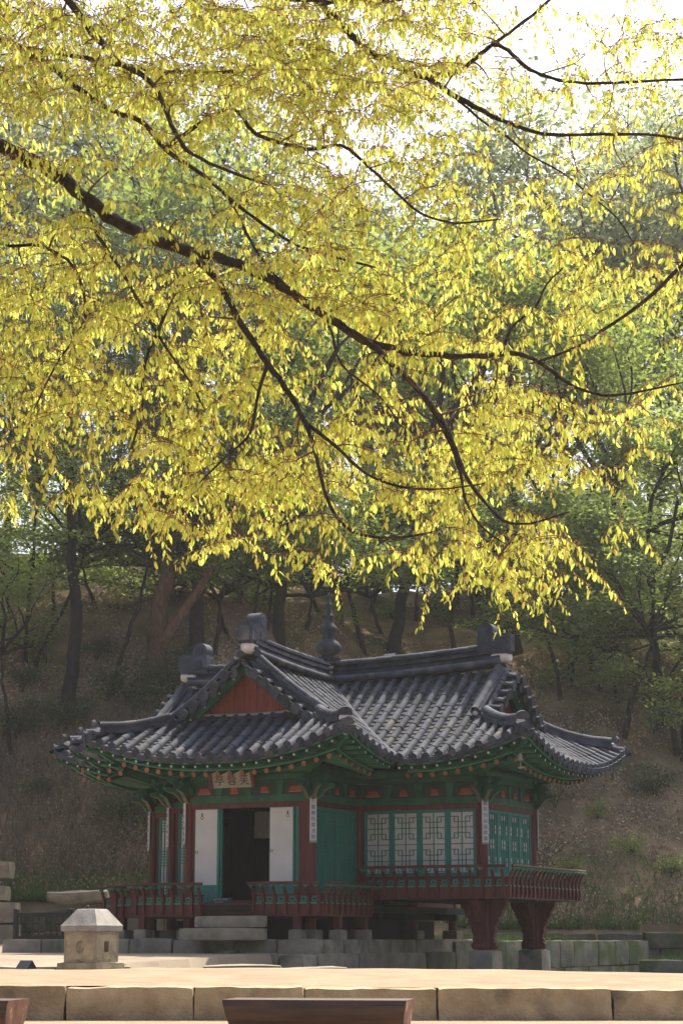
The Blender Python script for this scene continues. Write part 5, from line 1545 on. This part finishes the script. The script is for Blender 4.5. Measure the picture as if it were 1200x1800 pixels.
limb(15,4,[(-150,40,11.3),(40,92,11.2),(90,115,11.15),(130,150,11.1),(165,175,11.05),(200,195,11.0),(250,215,11.0),(290,260,10.9),(330,290,10.9),(360,310,10.8),(400,345,10.7),(450,385,10.6),(520,430,10.5),(600,455,10.4),(660,470,10.3)], (-4.3,11.5,4.6))
limb(46,14,[(-300,-140,11.6),(0,-80,11.6),(250,-40,11.5),(480,-12,11.4),(600,-6,11.3),(690,-4,11.3),(790,-25,11.3),(900,-80,11.2),(1050,-160,11.1)], (-4.15,11.4,5.5))
limb(17,4,[(545,-20,11.35),(580,25,11.2),(610,52,11.1),(640,85,11.0),(680,108,10.9),(720,128,10.8),(760,142,10.7),(800,170,10.6),(840,190,10.5),(880,210,10.4),(940,232,10.3),(1000,237,10.2),(1080,236,10.1),(1200,245,10.0),(1330,300,9.9)])
limb(10,5,[(745,135,10.75),(800,128,10.7),(835,103,10.7),(870,75,10.7),(905,50,10.7),(970,-5,10.7),(1050,-90,10.7)])
limb(9,4,[(866,77,10.7),(892,88,10.6),(922,117,10.5),(960,135,10.4),(1010,145,10.3),(1080,146,10.2),(1200,140,10.1),(1350,150,10)])
limb(5,2.5,[(800,172,10.6),(850,215,10.4),(890,240,10.3),(930,272,10.2),(985,302,10.1),(1035,342,10.0),(1085,385,9.9),(1120,440,9.9)])
limb(9,3,[(290,262,10.9),(400,190,10.8),(450,235,10.7),(540,262,10.5),(600,256,10.4),(650,295,10.3),(700,342,10.2),(740,375,10.1),(800,392,10.0),(880,385,9.9)])
limb(10,4,[(1330,300,9.9),(1290,380,9.9),(1200,465,9.9),(1130,530,9.9),(1060,580,9.9),(1010,612,9.9),(930,640,9.9)])
limb(8,3,[(150,345,10.85),(165,400,10.7),(210,470,10.5),(250,540,10.4),(285,600,10.3),(330,665,10.2),(360,720,10.1)])
limb(7,3,[(470,640,10.15),(455,690,10.1),(440,760,10.0),(400,800,9.9),(350,850,9.8)])
limb(7,3,[(290,555,10.35),(255,640,10.2),(250,720,10.1),(230,790,10.0)])
limb(9,3,[(-120,205,11.1),(-60,330,10.9),(0,425,10.8),(70,432,10.7),(130,470,10.6),(150,560,10.5),(100,640,10.4),(60,720,10.3)])
limb(6,2.5,[(880,625,9.97),(900,575,9.95),(940,540,9.9),(960,500,9.9),(990,470,9.9)])
limb(6,2.5,[(400,345,10.7),(470,470,10.5),(570,560,10.3),(600,640,10.1),(660,690,10.0),(700,740,9.9)])
# skeleton nodes
NODES = []; NR = []
def sample_limb(P_, rads):
    for i in range(len(P_)-1):
        for t in (0,0.25,0.5,0.75):
            NODES.append(P_[i].lerp(P_[i+1],t)); NR.append(lerp(rads[i],rads[i+1],t))
for P_, rr in limbs: sample_limb(P_[(2 if P_[0].x < -3 else 0):], rr[(2 if P_[0].x < -3 else 0):])
sk = len(NODES)
bx_ = [-500,-100,0,40,100,150,230,330,430,560,600,660,690,720,780,800,850,960,1000,1095,1105,1140,1180,1215,1500]
by_ = [850,880,890,860,830,870,890,925,965,1000,840,840,970,1050,1030,930,1010,1045,1000,975,870,845,680,630,560]
def dens(x, y):
    yb = np.interp(x, bx_, by_)
    if y > yb: return 0
    d = 1.0
    if x > 760 and y < 470:
        k = sstep(760,880,x)*(1-sstep(400,500,y)); d = lerp(d, 0.20 if not (x > 1040 and 30 < y < 330) else 0.42, k)
    if math.hypot((x-235)/90,(y-325)/95) < 1: d *= 0.28
    if 60 < x < 240 and 760 < y < 850: d *= 0.30
    if 330 < x < 560 and 860 < y < 910: d *= 0.5
    if 580 < x < 860 and 860 < y < 960: d *= 0.5
    if x > 930 and y > 560: d *= lerp(0.55,0.2,sstep(930,1080,x))
    if 640 < x < 900 and 640 < y < 720: d *= 0.8
    if y < 170 and x < 800: d *= 1.7
    if x < 0 or x > 1200 or y < 0: d *= 0.55
    return d
frs = random.Random(21)
clusters = []
tries = 0
while len(clusters) < 3100 and tries < 120000:
    tries += 1
    x, y = frs.uniform(-420,1380), frs.uniform(-260,1060)
    if frs.random()*2.2 < dens(x,y):
        # clumpy: reject by a slow noise so that open gaps remain
        nz = mnoise.noise(Vector((x*0.011,y*0.016,3.3))) + 0.5*mnoise.noise(Vector((x*0.03,y*0.04,7.7)))
        if nz < (0.0 if y > 160 else -0.25) and frs.random() < 0.9: continue
        Y = 10.4 - 1.0*(y/1000.0)*sstep(300,1000,x) + 0.5 + frs.gauss(0,0.6)
        clusters.append(px((x,y,min(max(Y,8.2),12.6))))
# join every cluster to the nearest branch, nearest first
arr = np.array([tuple(c) for c in clusters])
na = np.array([tuple(n_) for n_ in NODES])
d0 = np.array([np.sqrt(((na-c)**2).sum(1)).min() for c in arr])
order = np.argsort(d0)
cap_n = len(na) + len(arr)*4
buf = np.zeros((cap_n,3)); buf[:len(na)] = na; nb = len(na)
rad = list(NR)
tw = MB(); leafC = []; leafD = []; leafR = []; sprays = []
wood = MB()
def smooth_limb(P_, rr, k=4):
    Q = []; S_ = []
    for i in range(len(P_)-1):
        a, b_, c_, d_ = P_[max(i-1,0)], P_[i], P_[i+1], P_[min(i+2,len(P_)-1)]
        for j in range(k):
            t = j/k
            q = 0.5*((2*b_) + (c_-a)*t + (2*a-5*b_+4*c_-d_)*t*t + (3*b_-a-3*c_+d_)*t*t*t)
            r_ = lerp(rr[i],rr[i+1],t)
            q = q + Vector((frs.gauss(0,1),frs.gauss(0,1),frs.gauss(0,1)))*r_*0.16
            Q.append(q); S_.append(r_*(1+frs.gauss(0,0.07)))
    Q.append(P_[-1]); S_.append(rr[-1]*0.6)
    return Q, S_
for P_, rr in limbs:
    Q, S_ = smooth_limb(P_, rr); wood.tube(Q, S_, 9, True)
for ci in order:
    c = Vector(arr[ci])
    dv = buf[:nb]-arr[ci]
    # prefer nodes that lie above the cluster: twigs droop
    cost = np.sqrt((dv**2).sum(1)) + 0.25*np.clip(-dv[:,2],0,None)
    j = int(cost.argmin()); p = Vector(buf[j])
    v = c-p; L = v.length
    r0 = min(rad[j]*0.6, 0.0075) if j < sk else max(min(rad[j]*0.85,0.006),0.0022)
    side = Vector((frs.gauss(0,1),frs.gauss(0,1),abs(frs.gauss(0,0.6))+0.3))*L*0.10
    pts = [p, p.lerp(c,0.33)+side, p.lerp(c,0.67)+side*0.9, c]
    rr = [r0, r0*0.8, r0*0.65, max(r0*0.5,0.0018)]
    tw.tube(pts, rr, 4 if r0 > 0.003 else 3, False)
    for q, r_ in zip(pts[1:], rr[1:]):
        buf[nb] = tuple(q); rad.append(r_); nb += 1
    # spray: a drooping twig that carries hanging leaves
    dirv = Vector((v.x,v.y,v.z*0.3)); 
    if dirv.length < 1e-4: dirv = Vector((1,0,0))
    dirv.normalize(); dirv = (dirv + Vector((frs.gauss(0,.45),frs.gauss(0,.45),0))).normalized()
    for sp in range(2):
        dsp = (dirv + Vector((frs.gauss(0,.7),frs.gauss(0,.7),frs.gauss(0,.15)))).normalized()
        Ls = frs.uniform(0.16,0.36); q = c.copy(); sp_pts = [q.copy()]
        for s in range(4):
            q = q + dsp*(Ls/4); dsp = (dsp + Vector((0,0,-0.22))).normalized(); sp_pts.append(q.copy())
        tw.tube(sp_pts, [0.0022,0.002,0.0017,0.0014,0.001], 3, False)
        nn = int(Ls/0.36*20)+3
        for k in range(nn):
            t = (k+frs.random())/nn*4; i = min(int(t),3)
            b0 = sp_pts[i].lerp(sp_pts[i+1], t-i)
            leafC.append(tuple(b0)); 
            dn = Vector((frs.gauss(0,.34),frs.gauss(0,.34),-1)).normalized()
            leafD.append(tuple(dn)); leafR.append(frs.random())
LC, LD, LR = np.array(leafC), np.array(leafD), np.array(leafR)
nl = len(LC)
wood.tube(trunk, [0.62,0.52,0.44,0.41,0.38,0.33,0.27,0.2,0.12], 16, False)
o = MB(); o.v = [tuple(Vector(p)-FT0) for p in wood.v]; o.f = wood.f
o.build('trunk_and_limbs', MT['zbark'], ft, smooth=60)
o = MB(); o.v = [tuple(Vector(p)-FT0) for p in tw.v]; o.f = tw.f
o = o.build('twigs', MT['twig'], ft, smooth=60); o['kind'] = 'stuff'
def leaf_fold(C, D, R_, g_):
    n = len(C)
    ln = 0.018 + 0.038*g_.random(n)**1.2; w = ln*(0.14+0.11*g_.random(n))
    az = g_.uniform(0,6.283,n); h = np.stack([np.cos(az),np.sin(az),0*az],-1)
    h = h - D*(h*D).sum(1,keepdims=True); h /= np.linalg.norm(h,axis=1,keepdims=True)
    nn_ = np.cross(D,h)
    st_ = 0.010 + 0.012*g_.random(n)
    b = C + D*st_[:,None]
    e = lambda t, s, k: b + D*(ln*t)[:,None] + h*(w*s)[:,None] + nn_*(w*k)[:,None]
    curl = 0.35*g_.uniform(-1,1,n)
    base = b; tip = b + D*(ln)[:,None] + nn_*(ln*0.18*curl)[:,None]
    V = np.stack([base, e(0.28,0.85,0.35), e(0.68,0.8,0.30), tip, e(0.68,-0.8,0.30), e(0.28,-0.85,0.35)],1)
    return V
g6 = np.random.default_rng(66)
V = leaf_fold(LC, LD, LR, g6) - np.array(FT0)[None,None]
# the largest separate leaves (lowest hanging sprays) are objects of their own
scr = LC[:,2] / LC[:,1]
vis = (np.abs(LC[:,0]/LC[:,1]) < 0.165)
idx_sorted = np.argsort(np.where(vis, scr, 9))[:280]
keep = np.ones(nl, bool); keep[idx_sorted] = False
Vk = V[keep]; nk = len(Vk)
base = np.arange(nk)[:,None]*6
F = np.concatenate([base+np.array([0,1,2,3]), base+np.array([0,3,4,5])],1).reshape(-1,4)
me = np_quads('foliage', Vk.reshape(-1,3), MT['young'], np.repeat(LR[keep],6), idx=F)
o = link('foliage', me, ft); o['kind'] = 'stuff'
for i in idx_sorted:
    c = V[i][0]
    m1 = bpy.data.meshes.new('leaf'); m1.from_pydata([tuple(p-c) for p in V[i]], [], [(0,1,2,3),(0,3,4,5)]); m1.materials.append(MT['young'])
    a = m1.attributes.new('rnd','FLOAT','POINT'); a.data.foreach_set('value', np.full(6, LR[i], np.float32))
    link('leaf', m1, ft, Matrix.Translation(Vector(c)))
# rusty bud scales where the leaves start
sel = g6.random(nl) < 0.6
C = LC[sel] - np.array(FT0) + g6.normal(size=(sel.sum(),3))*0.004 - np.array((0,0,0.006))
Vb = leaf_quads(C, 0.021, 0.0, 0.45, g6)
o = link('bud_scales', np_quads('bud_scales', Vb, MT['bud'], rep4(g6.random(len(C)))), ft); o['kind'] = 'stuff'
print('LEAVES', nl, 'clusters', len(clusters))
# ---------------------------------------------------------------- hazy air
hm = bpy.data.materials.new('haze_air'); hm.use_nodes = True
hn = hm.node_tree; hn.nodes.clear()
ho = hn.nodes.new('ShaderNodeOutputMaterial'); hv = hn.nodes.new('ShaderNodeVolumePrincipled')
hv.inputs['Color'].default_value = (0.92,0.94,0.90,1); hv.inputs['Density'].default_value = 0.0004; hv.inputs['Anisotropy'].default_value = 0.3
hn.links.new(hv.outputs[0], ho.inputs['Volume'])
b = MB(); b.box(-760,760,-80,1600,-60,48)
tag(b.build('haze', hm), 'thin pale haze in the air', kind='stuff')
